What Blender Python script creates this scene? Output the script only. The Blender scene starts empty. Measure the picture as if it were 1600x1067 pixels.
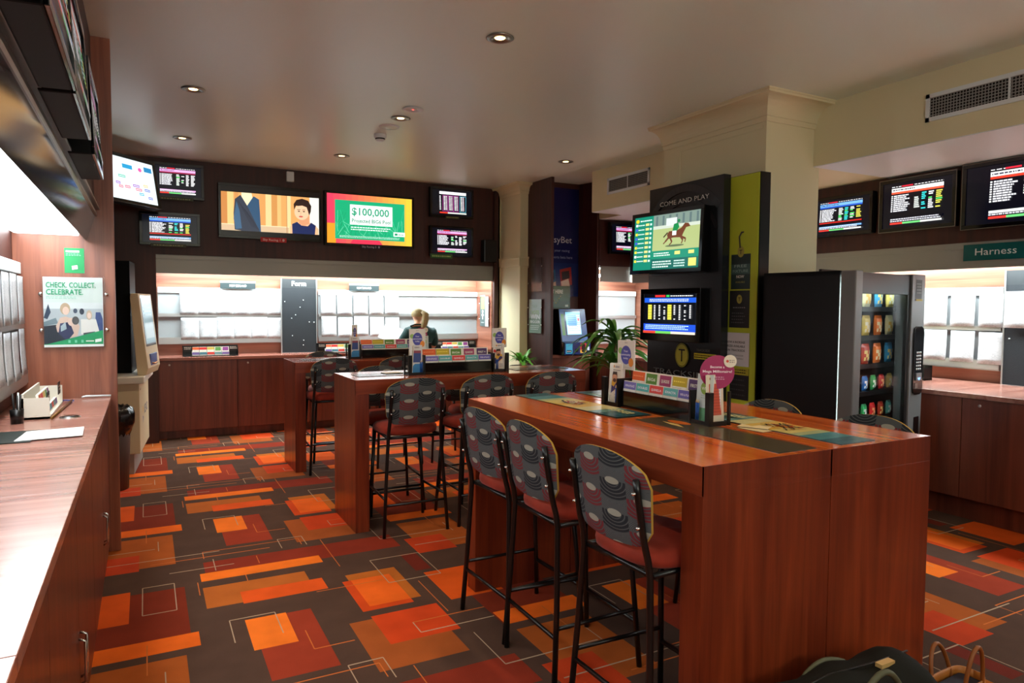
import bpy, bmesh, math, random
import numpy as np
from mathutils import Vector, Matrix

random.seed(7)
SC = bpy.context.scene
COL = SC.collection
PI = math.pi

# ------------------------------------------------------------------ camera
cd = bpy.data.cameras.new('camera')
cd.sensor_width = 36.0
cd.lens = 1081.5 * 36.0 / 1600.0
cd.clip_start = 0.05
cam = bpy.data.objects.new('camera', cd)
COL.objects.link(cam)
AR = Vector((0.88365484, -0.4680957, 0.00636709))
AU = Vector((0.01803586, 0.04763192, 0.99870211))
AF = Vector((0.46779144, 0.88239312, -0.05053269))
cam.matrix_world = Matrix(((AR.x, AU.x, -AF.x, 0.0), (AR.y, AU.y, -AF.y, 0.0), (AR.z, AU.z, -AF.z, 1.6), (0, 0, 0, 1)))
SC.camera = cam

# ------------------------------------------------------------------ world, exposure
w = bpy.data.worlds.new('world')
SC.world = w
w.use_nodes = True
w.node_tree.nodes['Background'].inputs[0].default_value = (0.9, 0.8, 0.7, 1)
w.node_tree.nodes['Background'].inputs[1].default_value = 0.02
SC.view_settings.view_transform = 'Standard'
SC.view_settings.look = 'None'
SC.view_settings.gamma = 1.0
SC.view_settings.exposure = 0.32
SC.view_settings.use_curve_mapping = False

# brightness of the light sources of the room
E_RECESS = 20.0      # lit diffusers in the rack recesses
E_DOWN = 42.0        # each halogen downlight, watt
E_SCREEN = 1.15
E_CANOPY = 9.0       # lit panel over the corridor counter

# unseen fill light added behind the camera to lift ceiling and walls
al = bpy.data.lights.new('rear_fill_light', 'AREA'); al.shape = 'RECTANGLE'; al.size = 4.0; al.size_y = 1.3; al.energy = 62; al.color = (0.98, 1.0, 0.92)
alo = bpy.data.objects.new('rear_fill_light', al); COL.objects.link(alo); alo.location = (1.2, -2.4, 2.2); alo.rotation_euler = (math.radians(110), 0, 0)

# ------------------------------------------------------------------ materials
def s2l(c):
    return tuple(((v / 255.0) / 12.92 if v / 255.0 <= 0.04045 else ((v / 255.0 + 0.055) / 1.055) ** 2.4) for v in c)

MATS = {}
def mat(name, col=(128, 128, 128), rough=0.5, metal=0.0, spec=0.5, coat=0.0, emit=None, estr=0.0, bump=0.0, bscale=200, trans=0.0, ior=1.45, sheen=0.0, var=0.0, vscale=8):
    if name in MATS:
        return MATS[name]
    m = bpy.data.materials.new(name)
    m.use_nodes = True
    nt = m.node_tree
    b = nt.nodes['Principled BSDF']
    c = s2l(col)
    b.inputs['Base Color'].default_value = (*c, 1)
    b.inputs['Roughness'].default_value = rough
    b.inputs['Metallic'].default_value = metal
    b.inputs['Specular IOR Level'].default_value = spec
    b.inputs['Coat Weight'].default_value = coat
    b.inputs['Coat Roughness'].default_value = 0.12
    b.inputs['Transmission Weight'].default_value = trans
    b.inputs['IOR'].default_value = ior
    b.inputs['Sheen Weight'].default_value = sheen
    if emit:
        b.inputs['Emission Color'].default_value = (*emit, 1)
        b.inputs['Emission Strength'].default_value = estr
    tc = None
    if bump or var:
        tc = nt.nodes.new('ShaderNodeTexCoord')
        n = nt.nodes.new('ShaderNodeTexNoise')
        n.inputs['Scale'].default_value = bscale
        nt.links.new(tc.outputs['Object'], n.inputs['Vector'])
        if bump:
            bp = nt.nodes.new('ShaderNodeBump')
            bp.inputs['Strength'].default_value = bump
            bp.inputs['Distance'].default_value = 0.002
            nt.links.new(n.outputs['Fac'], bp.inputs['Height'])
            nt.links.new(bp.outputs['Normal'], b.inputs['Normal'])
        if var:
            n2 = nt.nodes.new('ShaderNodeTexNoise')
            n2.inputs['Scale'].default_value = vscale
            nt.links.new(tc.outputs['Object'], n2.inputs['Vector'])
            mx = nt.nodes.new('ShaderNodeMix')
            mx.data_type = 'RGBA'
            mx.inputs['A'].default_value = (*[v * (1 - var) for v in c], 1)
            mx.inputs['B'].default_value = (*[min(1, v * (1 + var)) for v in c], 1)
            nt.links.new(n2.outputs['Fac'], mx.inputs['Factor'])
            nt.links.new(mx.outputs['Result'], b.inputs['Base Color'])
    MATS[name] = m
    return m

def wood(name, dark, light, axis='z', rough=0.32, coat=0.25, scale=1.0):
    if name in MATS:
        return MATS[name]
    m = bpy.data.materials.new(name)
    m.use_nodes = True
    nt = m.node_tree
    b = nt.nodes['Principled BSDF']
    tc = nt.nodes.new('ShaderNodeTexCoord')
    mp = nt.nodes.new('ShaderNodeMapping')
    s = [11 * scale] * 3
    s['xyz'.index(axis)] = 0.55 * scale
    mp.inputs['Scale'].default_value = s
    nt.links.new(tc.outputs['Object'], mp.inputs['Vector'])
    n1 = nt.nodes.new('ShaderNodeTexNoise')
    n1.inputs['Scale'].default_value = 1.0
    n1.inputs['Detail'].default_value = 6
    n1.inputs['Distortion'].default_value = 1.2
    nt.links.new(mp.outputs['Vector'], n1.inputs['Vector'])
    mp2 = nt.nodes.new('ShaderNodeMapping')
    s = [160 * scale] * 3
    s['xyz'.index(axis)] = 4 * scale
    mp2.inputs['Scale'].default_value = s
    nt.links.new(tc.outputs['Object'], mp2.inputs['Vector'])
    n2 = nt.nodes.new('ShaderNodeTexNoise')
    n2.inputs['Scale'].default_value = 1.0
    n2.inputs['Detail'].default_value = 2
    nt.links.new(mp2.outputs['Vector'], n2.inputs['Vector'])
    ad = nt.nodes.new('ShaderNodeMath'); ad.operation = 'MULTIPLY_ADD'
    ad.inputs[1].default_value = 0.22
    nt.links.new(n2.outputs['Fac'], ad.inputs[0])
    nt.links.new(n1.outputs['Fac'], ad.inputs[2])
    cr = nt.nodes.new('ShaderNodeValToRGB')
    cr.color_ramp.elements[0].position = 0.42
    cr.color_ramp.elements[0].color = (*s2l(dark), 1)
    cr.color_ramp.elements[1].position = 0.78
    cr.color_ramp.elements[1].color = (*s2l(light), 1)
    nt.links.new(ad.outputs[0], cr.inputs['Fac'])
    nt.links.new(cr.outputs['Color'], b.inputs['Base Color'])
    b.inputs['Roughness'].default_value = rough
    b.inputs['Coat Weight'].default_value = coat
    b.inputs['Coat Roughness'].default_value = 0.15
    MATS[name] = m
    return m

def attr_mat(name, rough=0.6, emit=0.0, spec=0.5, bump=0.0, noise=0.0, nscale=300):
    if name in MATS:
        return MATS[name]
    m = bpy.data.materials.new(name)
    m.use_nodes = True
    nt = m.node_tree
    b = nt.nodes['Principled BSDF']
    a = nt.nodes.new('ShaderNodeAttribute')
    a.attribute_name = 'Col'
    b.inputs['Roughness'].default_value = rough
    b.inputs['Specular IOR Level'].default_value = spec
    if emit:
        b.inputs['Base Color'].default_value = (0.004, 0.004, 0.005, 1)
        nt.links.new(a.outputs['Color'], b.inputs['Emission Color'])
        b.inputs['Emission Strength'].default_value = emit
    else:
        src = a.outputs['Color']
        if noise:
            tc = nt.nodes.new('ShaderNodeTexCoord')
            n = nt.nodes.new('ShaderNodeTexNoise')
            n.inputs['Scale'].default_value = nscale
            n.inputs['Detail'].default_value = 3
            nt.links.new(tc.outputs['Object'], n.inputs['Vector'])
            n3 = nt.nodes.new('ShaderNodeTexNoise')
            n3.inputs['Scale'].default_value = 5
            n3.inputs['Detail'].default_value = 4
            nt.links.new(tc.outputs['Object'], n3.inputs['Vector'])
            sm = nt.nodes.new('ShaderNodeMath'); sm.operation = 'ADD'
            nt.links.new(n.outputs['Fac'], sm.inputs[0])
            nt.links.new(n3.outputs['Fac'], sm.inputs[1])
            mr = nt.nodes.new('ShaderNodeMapRange')
            mr.inputs['From Min'].default_value = 0.6
            mr.inputs['From Max'].default_value = 1.4
            mr.inputs['To Min'].default_value = 1 - noise
            mr.inputs['To Max'].default_value = 1 + noise
            nt.links.new(sm.outputs[0], mr.inputs['Value'])
            vm = nt.nodes.new('ShaderNodeVectorMath'); vm.operation = 'SCALE'
            nt.links.new(a.outputs['Color'], vm.inputs[0])
            nt.links.new(mr.outputs['Result'], vm.inputs['Scale'])
            src = vm.outputs['Vector']
            bp = nt.nodes.new('ShaderNodeBump')
            bp.inputs['Strength'].default_value = bump
            bp.inputs['Distance'].default_value = 0.003
            nt.links.new(n.outputs['Fac'], bp.inputs['Height'])
            nt.links.new(bp.outputs['Normal'], b.inputs['Normal'])
        nt.links.new(src, b.inputs['Base Color'])
    MATS[name] = m
    return m

W_TOP = wood('wood_recess_long', (128, 72, 54), (172, 114, 90), 'y', 0.35, 0.2)
W_FIN = wood('wood_fin', (112, 58, 40), (156, 92, 66), 'z', 0.34, 0.2)
W_TOPX = wood('wood_recess_cross', (128, 72, 54), (172, 114, 90), 'x', 0.35, 0.2)
W_Z = wood('wood_upright', (92, 28, 11), (136, 54, 24), 'z', 0.34, 0.2)
W_DARK = wood('wood_fascia', (48, 17, 11), (70, 28, 18), 'z', 0.5, 0.0)
W_CAB = wood('wood_cabinet', (84, 38, 26), (118, 58, 40), 'z', 0.38, 0.15)
W_CNT = wood('wood_counter_y', (136, 84, 72), (184, 132, 116), 'y', 0.24, 0.3)
W_CNTX = wood('wood_counter_x', (128, 74, 62), (176, 118, 102), 'x', 0.24, 0.3)
W_TBL = wood('wood_table_y', (206, 84, 28), (240, 128, 52), 'y', 0.13, 0.4)  # double table top: downlight glow put into the brighter base colour
W_TBLX = wood('wood_table_x', (150, 64, 34), (192, 100, 58), 'x', 0.16, 0.35)
W_EDGE = wood('wood_edge_y', (104, 36, 16), (146, 62, 32), 'y', 0.3, 0.2)
W_EDGEX = wood('wood_edge_x', (104, 36, 16), (146, 62, 32), 'x', 0.3, 0.2)
M_CEIL = mat('ceiling_paint', (222, 234, 222), 0.34, spec=0.5)
M_CREAM = mat('cream_paint', (222, 214, 176), 0.5, spec=0.3, bump=0.15, bscale=60)
M_WHITE = mat('white_paint', (222, 230, 232), 0.4)
M_PEL = mat('pelmet_grey', (146, 146, 140), 0.42, metal=0.25)
M_ALU = mat('aluminium', (190, 192, 192), 0.35, metal=0.8)
M_CHROME = mat('chrome', (220, 220, 220), 0.12, metal=1.0)
M_BRUSH = mat('brushed_steel', (150, 146, 138), 0.3, metal=0.9)
M_BLACK = mat('black_plastic', (9, 9, 10), 0.3)
M_CASE = mat('television_casing', (7, 7, 8), 0.55, spec=0.15)
M_DIMSCR = attr_mat('angled_screen', .2, emit=.3)
M_GLOSS = mat('gloss_black', (9, 9, 11), 0.1, coat=0.5)
M_BMETAL = mat('black_metal', (16, 15, 15), 0.3, spec=0.6)
M_BPAINT = mat('black_enamel', (13, 14, 17), 0.38, spec=0.5, bump=0.1, bscale=300)
M_FOAM = mat('pinboard_felt', (34, 38, 42), 0.85, bump=0.8, bscale=240)
M_SILVER = mat('silver_panel', (122, 122, 122), 0.4, metal=0.5)
M_RACK = mat('rack_backing', (168, 174, 176), 0.5)
M_PRINT = attr_mat('printed_card', 0.5)
M_GPRINT = attr_mat('printed_gloss', 0.22)
M_SCR = attr_mat('lit_screen', 0.16, emit=E_SCREEN)
M_CARPET = attr_mat('woven_carpet', 0.95, spec=0.1, bump=0.6, noise=0.22, nscale=420)
M_VELVET = mat('rust_velvet', (150, 42, 16), 0.8, sheen=0.1, var=0.35, vscale=14)
M_GLASS = mat('window_glass', (250, 252, 252), 0.02, trans=1.0, ior=1.1)
M_ACRYL = mat('clear_acrylic', (250, 252, 252), 0.03, trans=1.0, ior=1.15)
M_LIGHT = mat('lit_diffuser', (255, 255, 255), 0.5, emit=(0.84, 0.97, 1.0), estr=E_RECESS)
M_LEDSTR = mat('lit_cabinet_tube', (255, 255, 255), 0.5, emit=(0.8, 1.0, 0.95), estr=80.0)
M_CANOPY = mat('lit_canopy_panel', (255, 255, 255), 0.5, emit=(0.92, 0.98, 1.0), estr=E_CANOPY)
M_BULB = mat('lit_halogen_lens', (255, 255, 255), 0.5, emit=(1.0, 0.66, 0.25), estr=7.0)
M_RED_LED = mat('red_indicator', (255, 60, 40), 0.5, emit=(1.0, 0.12, 0.1), estr=2.0)
M_LEAF = mat('green_leaf', (78, 140, 50), 0.35, spec=0.5, var=0.4, vscale=10)
M_LEAFB = mat('bright_leaf', (104, 180, 66), 0.35, spec=0.5, var=0.4, vscale=14)
M_STALK = mat('plant_stalk', (120, 92, 50), 0.7)
M_POT = mat('dark_pot', (52, 40, 34), 0.5)
M_SOIL = mat('soil', (40, 28, 20), 0.95)
M_BEIGE = mat('beige_steel', (214, 194, 158), 0.42, spec=0.4)
M_OFFW = mat('offwhite_plastic', (220, 214, 200), 0.4)
M_BAG = mat('black_binliner', (12, 12, 13), 0.2, spec=0.7, bump=0.8, bscale=25)
M_BIN = mat('grey_bin', (92, 92, 92), 0.5)
M_NYLON = mat('dark_nylon', (22, 21, 13), 0.8, spec=0.2, bump=0.5, bscale=70)
M_OLIVE = mat('olive_strap', (84, 84, 60), 0.6)
M_TAN = mat('tan_leather', (176, 106, 40), 0.45, var=0.2, vscale=20)
M_DTAN = mat('worn_tan_leather', (140, 78, 30), 0.45)
M_SKIN = mat('skin', (224, 172, 140), 0.5)
M_HAIR = mat('blonde_hair', (176, 158, 112), 0.6, var=0.4, vscale=60, bump=0.6, bscale=90)
M_SHIRT = mat('dark_green_shirt', (24, 62, 62), 0.8, bump=0.4, bscale=30)
M_TROUS = mat('black_trousers', (22, 22, 26), 0.85)
M_BLUEK = mat('blue_enamel', (34, 66, 120), 0.35, spec=0.5)
M_LIME = mat('lime_panel', (190, 204, 52), 0.6, var=0.12, vscale=2)
M_DGREY = mat('charcoal_panel', (34, 36, 39), 0.42)
M_PAPER = mat('white_paper', (240, 242, 242), 0.7)
M_DARKTRAY = mat('dark_green_tray', (22, 40, 38), 0.3)
M_VENT = mat('vent_dark', (26, 22, 20), 0.8)
M_PENCIL = mat('blue_pencil', (28, 84, 170), 0.4)
M_PTIP = mat('pencil_wood', (226, 196, 150), 0.6)

def sheet_mat():
    m = bpy.data.materials.new('thin_paper'); m.use_nodes = True; nt = m.node_tree
    d = nt.nodes.new('ShaderNodeBsdfDiffuse'); t = nt.nodes.new('ShaderNodeBsdfTranslucent'); mx = nt.nodes.new('ShaderNodeMixShader')
    d.inputs[0].default_value = (.9, .9, .9, 1); t.inputs[0].default_value = (.9, .9, .9, 1); mx.inputs[0].default_value = .6
    nt.links.new(d.outputs[0], mx.inputs[1]); nt.links.new(t.outputs[0], mx.inputs[2]); nt.links.new(mx.outputs[0], nt.nodes['Material Output'].inputs[0])
    return m
M_THIN = sheet_mat()

def page_mat():
    m = bpy.data.materials.new('form_guide_print')
    m.use_nodes = True
    nt = m.node_tree
    b = nt.nodes['Principled BSDF']
    b.inputs['Roughness'].default_value = 0.75
    tc = nt.nodes.new('ShaderNodeTexCoord')
    def noise(sx, sy, sz, det):
        mp = nt.nodes.new('ShaderNodeMapping')
        mp.inputs['Scale'].default_value = (sx, sy, sz)
        nt.links.new(tc.outputs['Object'], mp.inputs['Vector'])
        n = nt.nodes.new('ShaderNodeTexNoise')
        n.inputs['Scale'].default_value = 1
        n.inputs['Detail'].default_value = det
        nt.links.new(mp.outputs['Vector'], n.inputs['Vector'])
        return n
    n1 = noise(60, 1, 170, 2)
    n2 = noise(14, 1, 10, 2)
    ml = nt.nodes.new('ShaderNodeMath'); ml.operation = 'MULTIPLY'
    nt.links.new(n1.outputs['Fac'], ml.inputs[0])
    nt.links.new(n2.outputs['Fac'], ml.inputs[1])
    cr = nt.nodes.new('ShaderNodeValToRGB')
    cr.color_ramp.elements[0].position = 0.17
    cr.color_ramp.elements[0].color = (0.58, 0.59, 0.60, 1)
    cr.color_ramp.elements[1].position = 0.36
    cr.color_ramp.elements[1].color = (0.40, 0.41, 0.43, 1)
    nt.links.new(ml.outputs[0], cr.inputs['Fac'])
    nt.links.new(cr.outputs['Color'], b.inputs['Base Color'])
    return m
M_PAGE = page_mat()

def fabric_mat():
    """charcoal upholstery woven with columns of pale ovals over nested arcs, navy and wine red by turns"""
    m = bpy.data.materials.new('oval_pattern_fabric')
    m.use_nodes = True
    nt = m.node_tree
    b = nt.nodes['Principled BSDF']
    b.inputs['Roughness'].default_value = 0.85
    tc = nt.nodes.new('ShaderNodeTexCoord')
    sp = nt.nodes.new('ShaderNodeSeparateXYZ')
    nt.links.new(tc.outputs['Object'], sp.inputs[0])
    def M(op, a, bb=None, c=None):
        n = nt.nodes.new('ShaderNodeMath'); n.operation = op
        for i, v in enumerate((a, bb, c)):
            if v is None:
                continue
            if isinstance(v, (int, float)):
                n.inputs[i].default_value = v
            else:
                nt.links.new(v, n.inputs[i])
        return n.outputs[0]
    cw, ch = 0.13, 0.115
    u = M('DIVIDE', sp.outputs[0], cw)
    cu = M('FLOOR', u)
    odd = M('PINGPONG', cu, 1.0)
    v = M('DIVIDE', sp.outputs[2], ch)
    v = M('MULTIPLY_ADD', odd, 0.45, v)
    fu = M('SUBTRACT', M('FRACT', u), 0.5)
    fv = M('SUBTRACT', M('FRACT', v), 0.68)
    fu2 = M('MULTIPLY', fu, fu); fv2 = M('MULTIPLY', fv, fv)
    oval = M('LESS_THAN', M('SQRT', M('ADD', fu2, M('MULTIPLY', fv2, 6.0))), 0.27)
    d = M('SQRT', M('ADD', fu2, M('MULTIPLY', fv2, 1.9)))
    ring = M('GREATER_THAN', M('SINE', M('MULTIPLY', d, 44.0)), -0.55)
    below = M('LESS_THAN', fv, 0.02)
    inr = M('LESS_THAN', d, 0.80)
    arc = M('MULTIPLY', M('MULTIPLY', ring, below), inr)
    fine = M('GREATER_THAN', M('SINE', M('MULTIPLY', d, 120.0)), 0.45)
    def mix(f, a, bb):
        n = nt.nodes.new('ShaderNodeMix'); n.data_type = 'RGBA'
        nt.links.new(f, n.inputs['Factor'])
        for k, x in (('A', a), ('B', bb)):
            if isinstance(x, tuple):
                n.inputs[k].default_value = (*s2l(x), 1)
            else:
                nt.links.new(x, n.inputs[k])
        return n.outputs['Result']
    base = mix(fine, (66, 71, 73), (92, 96, 96))
    arcc = mix(odd, (22, 28, 36), (112, 34, 40))
    c = mix(arc, base, arcc)
    c = mix(oval, c, (158, 156, 142))
    nt.links.new(c, b.inputs['Base Color'])
    nn = nt.nodes.new('ShaderNodeTexNoise'); nn.inputs['Scale'].default_value = 500
    nt.links.new(tc.outputs['Object'], nn.inputs['Vector'])
    bp = nt.nodes.new('ShaderNodeBump'); bp.inputs['Strength'].default_value = 0.5; bp.inputs['Distance'].default_value = 0.002
    nt.links.new(nn.outputs['Fac'], bp.inputs['Height'])
    nt.links.new(bp.outputs['Normal'], b.inputs['Normal'])
    return m
M_FABRIC = fabric_mat()
M_PIPING = mat('mustard_edge_fabric', (176, 138, 54), 0.8)

# ------------------------------------------------------------------ mesh helpers
class MB:
    def __init__(s):
        s.v = []; s.f = []; s.c = []; s.sm = []
    def add(s, vs, fs, col=None, smooth=False):
        o = len(s.v)
        s.v.extend([tuple(x) for x in vs])
        for f in fs:
            s.f.append(tuple(i + o for i in f)); s.c.append(col); s.sm.append(smooth)
        return s
    def box(s, x0, x1, y0, y1, z0, z1, col=None):
        vs = [(x, y, z) for z in (z0, z1) for y in (y0, y1) for x in (x0, x1)]
        fs = [(0, 2, 3, 1), (4, 5, 7, 6), (0, 1, 5, 4), (2, 6, 7, 3), (0, 4, 6, 2), (1, 3, 7, 5)]
        return s.add(vs, fs, col)
    def obox(s, M, sx, sy, sz, col=None):
        vs = [M @ Vector((x * sx / 2, y * sy / 2, z * sz / 2)) for z in (-1, 1) for y in (-1, 1) for x in (-1, 1)]
        fs = [(0, 2, 3, 1), (4, 5, 7, 6), (0, 1, 5, 4), (2, 6, 7, 3), (0, 4, 6, 2), (1, 3, 7, 5)]
        return s.add(vs, fs, col)
    def tube(s, pts, r, n=10, col=None, caps=True):
        pts = [Vector(p) for p in pts]
        rs = r if isinstance(r, (list, tuple)) else [r] * len(pts)
        rings = []; ref = None
        for i, p in enumerate(pts):
            t = (pts[min(i + 1, len(pts) - 1)] - pts[max(i - 1, 0)]).normalized()
            if ref is None:
                ref = Vector((0, 0, 1)) if abs(t.z) < 0.9 else Vector((1, 0, 0))
            a = (ref - t * ref.dot(t)).normalized(); ref = a
            bb = t.cross(a)
            rings.append([p + (a * math.cos(2 * PI * k / n) + bb * math.sin(2 * PI * k / n)) * rs[i] for k in range(n)])
        vs = [q for rg in rings for q in rg]
        fs = [(i * n + k, i * n + (k + 1) % n, (i + 1) * n + (k + 1) % n, (i + 1) * n + k) for i in range(len(pts) - 1) for k in range(n)]
        s.add(vs, fs, col, True)
        if caps:
            o = len(s.v) - len(vs)
            s.f.append(tuple(o + k for k in reversed(range(n)))); s.c.append(col); s.sm.append(False)
            s.f.append(tuple(o + (len(pts) - 1) * n + k for k in range(n))); s.c.append(col); s.sm.append(False)
        return s
    def lathe(s, prof, c=(0, 0, 0), n=24, col=None, smooth=True, axis='z'):
        vs = []
        for r, z in prof:
            for k in range(n):
                a = 2 * PI * k / n
                p = (r * math.cos(a), r * math.sin(a), z)
                if axis == 'x': p = (z, p[0], p[1])
                if axis == 'y': p = (p[0], z, p[1])
                vs.append((c[0] + p[0], c[1] + p[1], c[2] + p[2]))
        fs = [(i * n + k, i * n + (k + 1) % n, (i + 1) * n + (k + 1) % n, (i + 1) * n + k) for i in range(len(prof) - 1) for k in range(n)]
        return s.add(vs, fs, col, smooth)
    def prism(s, poly, z0, z1, M=None, col=None):
        """poly in local xy extruded along z; M maps to place"""
        n = len(poly)
        vs = [Vector((x, y, z)) for z in (z0, z1) for x, y in poly]
        if M is not None:
            vs = [M @ q for q in vs]
        fs = [tuple(reversed(range(n))), tuple(range(n, 2 * n))] + [(k, (k + 1) % n, n + (k + 1) % n, n + k) for k in range(n)]
        return s.add(vs, fs, col)
    def grid(s, fn, nu, nv, col=None, smooth=True):
        vs = [fn(i / nu, j / nv) for j in range(nv + 1) for i in range(nu + 1)]
        fs = [(j * (nu + 1) + i, j * (nu + 1) + i + 1, (j + 1) * (nu + 1) + i + 1, (j + 1) * (nu + 1) + i) for j in range(nv) for i in range(nu)]
        return s.add(vs, fs, col, smooth)
    def build(s, name, m, parent=None, loc=None, bevel=0.0, seg=2, subsurf=0, solid=0.0, fix=True):
        me = bpy.data.meshes.new(name)
        me.from_pydata(s.v, [], s.f)
        if any(c is not None for c in s.c):
            at = me.color_attributes.new('Col', 'FLOAT_COLOR', 'CORNER')
            arr = []
            for f, c in zip(s.f, s.c):
                cc = s2l(c) if c is not None else (0.5, 0.5, 0.5)
                arr.extend([cc[0], cc[1], cc[2], 1.0] * len(f))
            at.data.foreach_set('color', arr)
        me.polygons.foreach_set('use_smooth', s.sm)
        me.update()
        if fix:
            bm = bmesh.new(); bm.from_mesh(me)
            bmesh.ops.recalc_face_normals(bm, faces=bm.faces)
            bm.to_mesh(me); bm.free()
        me.materials.append(m)
        o = bpy.data.objects.new(name, me)
        COL.objects.link(o)
        if parent is not None: o.parent = parent
        if loc is not None: o.location = loc
        if bevel:
            md = o.modifiers.new('b', 'BEVEL'); md.width = bevel; md.segments = seg; md.limit_method = 'ANGLE'; md.angle_limit = math.radians(50)
        if solid:
            md = o.modifiers.new('t', 'SOLIDIFY'); md.thickness = solid; md.offset = 0
        if subsurf:
            md = o.modifiers.new('s', 'SUBSURF'); md.levels = subsurf; md.render_levels = subsurf
        return o

def tag(o, label, cat, group=None, kind=None):
    o['label'] = label; o['category'] = cat
    if group: o['group'] = group
    if kind: o['kind'] = kind
    return o

def empty(name, loc=(0, 0, 0), rz=0.0, label=None, cat=None, group=None):
    o = bpy.data.objects.new(name, None)
    COL.objects.link(o)
    o.location = loc; o.rotation_euler = (0, 0, rz); o.empty_display_size = 0.1
    if label: tag(o, label, cat, group)
    return o

def struct(name, mb, m, **k):
    o = mb.build(name, m, **k)
    o['kind'] = 'structure'
    return o

def copy_tree(o, parent=None):
    c = o.copy(); COL.objects.link(c)
    if parent is not None: c.parent = parent
    for ch in [x for x in list(COL.objects) if x.parent == o]:
        copy_tree(ch, c)
    return c

def Bx(*a, col=None):
    return MB().box(*a, col=col)

# ------------------------------------------------------------------ lettering
_GL = {}
def text_geo(s, bold=False):
    key = (s, bold)
    if key in _GL: return _GL[key]
    cu = bpy.data.curves.new('lettering', 'FONT')
    cu.body = s; cu.size = 1.0; cu.resolution_u = 2
    cu.offset = 0.018 if bold else 0.0
    ob = bpy.data.objects.new('lettering', cu)
    COL.objects.link(ob)
    bpy.context.view_layer.update()
    dg = bpy.context.evaluated_depsgraph_get()
    ev = ob.evaluated_get(dg)
    me = ev.to_mesh()
    vs = [(v.co.x, v.co.y) for v in me.vertices]
    fs = [tuple(p.vertices) for p in me.polygons]
    ev.to_mesh_clear()
    bpy.data.objects.remove(ob); bpy.data.curves.remove(cu)
    xs = [v[0] for v in vs] or [0]; ys = [v[1] for v in vs] or [0]
    _GL[key] = (vs, fs, min(xs), max(xs), min(ys), max(ys))
    return _GL[key]

class Art:
    """flat coloured artwork in metres, u across and v up"""
    def __init__(s): s.it = []
    def poly(s, pts, col): s.it.append((list(pts), [tuple(range(len(pts)))], col)); return s
    def rect(s, u0, v0, u1, v1, col): return s.poly([(u0, v0), (u1, v0), (u1, v1), (u0, v1)], col)
    def ell(s, u, v, a, b, col, n=24): return s.poly([(u + a * math.cos(2 * PI * k / n), v + b * math.sin(2 * PI * k / n)) for k in range(n)], col)
    def line(s, u0, v0, u1, v1, t, col):
        d = math.hypot(u1 - u0, v1 - v0) or 1; nx, ny = -(v1 - v0) / d * t / 2, (u1 - u0) / d * t / 2
        return s.poly([(u0 + nx, v0 + ny), (u1 + nx, v1 + ny), (u1 - nx, v1 - ny), (u0 - nx, v0 - ny)], col)
    def text(s, t, u, v, h, col, align='c', width=None, bold=False):
        """h = cap height; (u, v) anchors the baseline"""
        vs, fs, x0, x1, y0, y1 = text_geo(t, bold)
        k = h / 0.70
        kx = k if width is None else width / max(1e-6, (x1 - x0))
        W = (x1 - x0) * kx
        off = {'l': 0, 'c': -W / 2, 'r': -W}[align]
        s.it.append(([(u + off + (a - x0) * kx, v + b * k) for a, b in vs], fs, col)); return s
    def scribble(s, u0, v0, u1, v1, rows, col, fill=0.8, rnd=None, seg=(0.006, 0.03), th=0.5):
        """rows of tiny strokes for print too small to read"""
        r = rnd or random
        H = (v1 - v0) / rows
        for i in range(rows):
            v = v1 - H * (i + 0.5)
            u = u0; end = u1 - (u1 - u0) * r.random() * (1 - fill)
            while u < end:
                L = r.uniform(*seg)
                s.rect(u, v - H * th / 2, min(u + L, end), v + H * th / 2, col)
                u += L + seg[0] * 0.7
        return s
    def into(s, mb, O, U, V, step=0.00025, start=0.0003):
        O, U, V = Vector(O), Vector(U).normalized(), Vector(V).normalized()
        N = U.cross(V)
        for i, (pts, fs, col) in enumerate(s.it):
            off = start + step * i if len(s.it) < 60 else start + step * 60 * i / len(s.it)
            mb.add([O + U * p[0] + V * p[1] + N * off for p in pts], fs, col)
        return mb

def sheet(name, art, W, H, O, U, V, m=None, parent=None, th=0.003, back=(240, 240, 240), start=0.0003):
    """printed sheet or card: a thin slab (front face on O,U,V plane, O = lower corner) with its print"""
    mb = MB()
    O_, U_, V_ = Vector(O), Vector(U).normalized(), Vector(V).normalized()
    N = U_.cross(V_)
    c = O_ + U_ * W / 2 + V_ * H / 2 - N * th / 2
    M = Matrix((( U_.x, V_.x, N.x, c.x), (U_.y, V_.y, N.y, c.y), (U_.z, V_.z, N.z, c.z), (0, 0, 0, 1)))
    mb.obox(M, W, H, th, back)
    if art: art.into(mb, O, U, V, start=start)
    return mb.build(name, m or M_PRINT, parent, fix=False)

# ================================================================== SETTING
CZ = 3.26            # ceiling height
BY = 8.9             # back fascia plane
RX = 5.9             # side fascia plane on the vending machine side
FIN = 5.10           # fin panel at the end of the corridor counter

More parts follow.
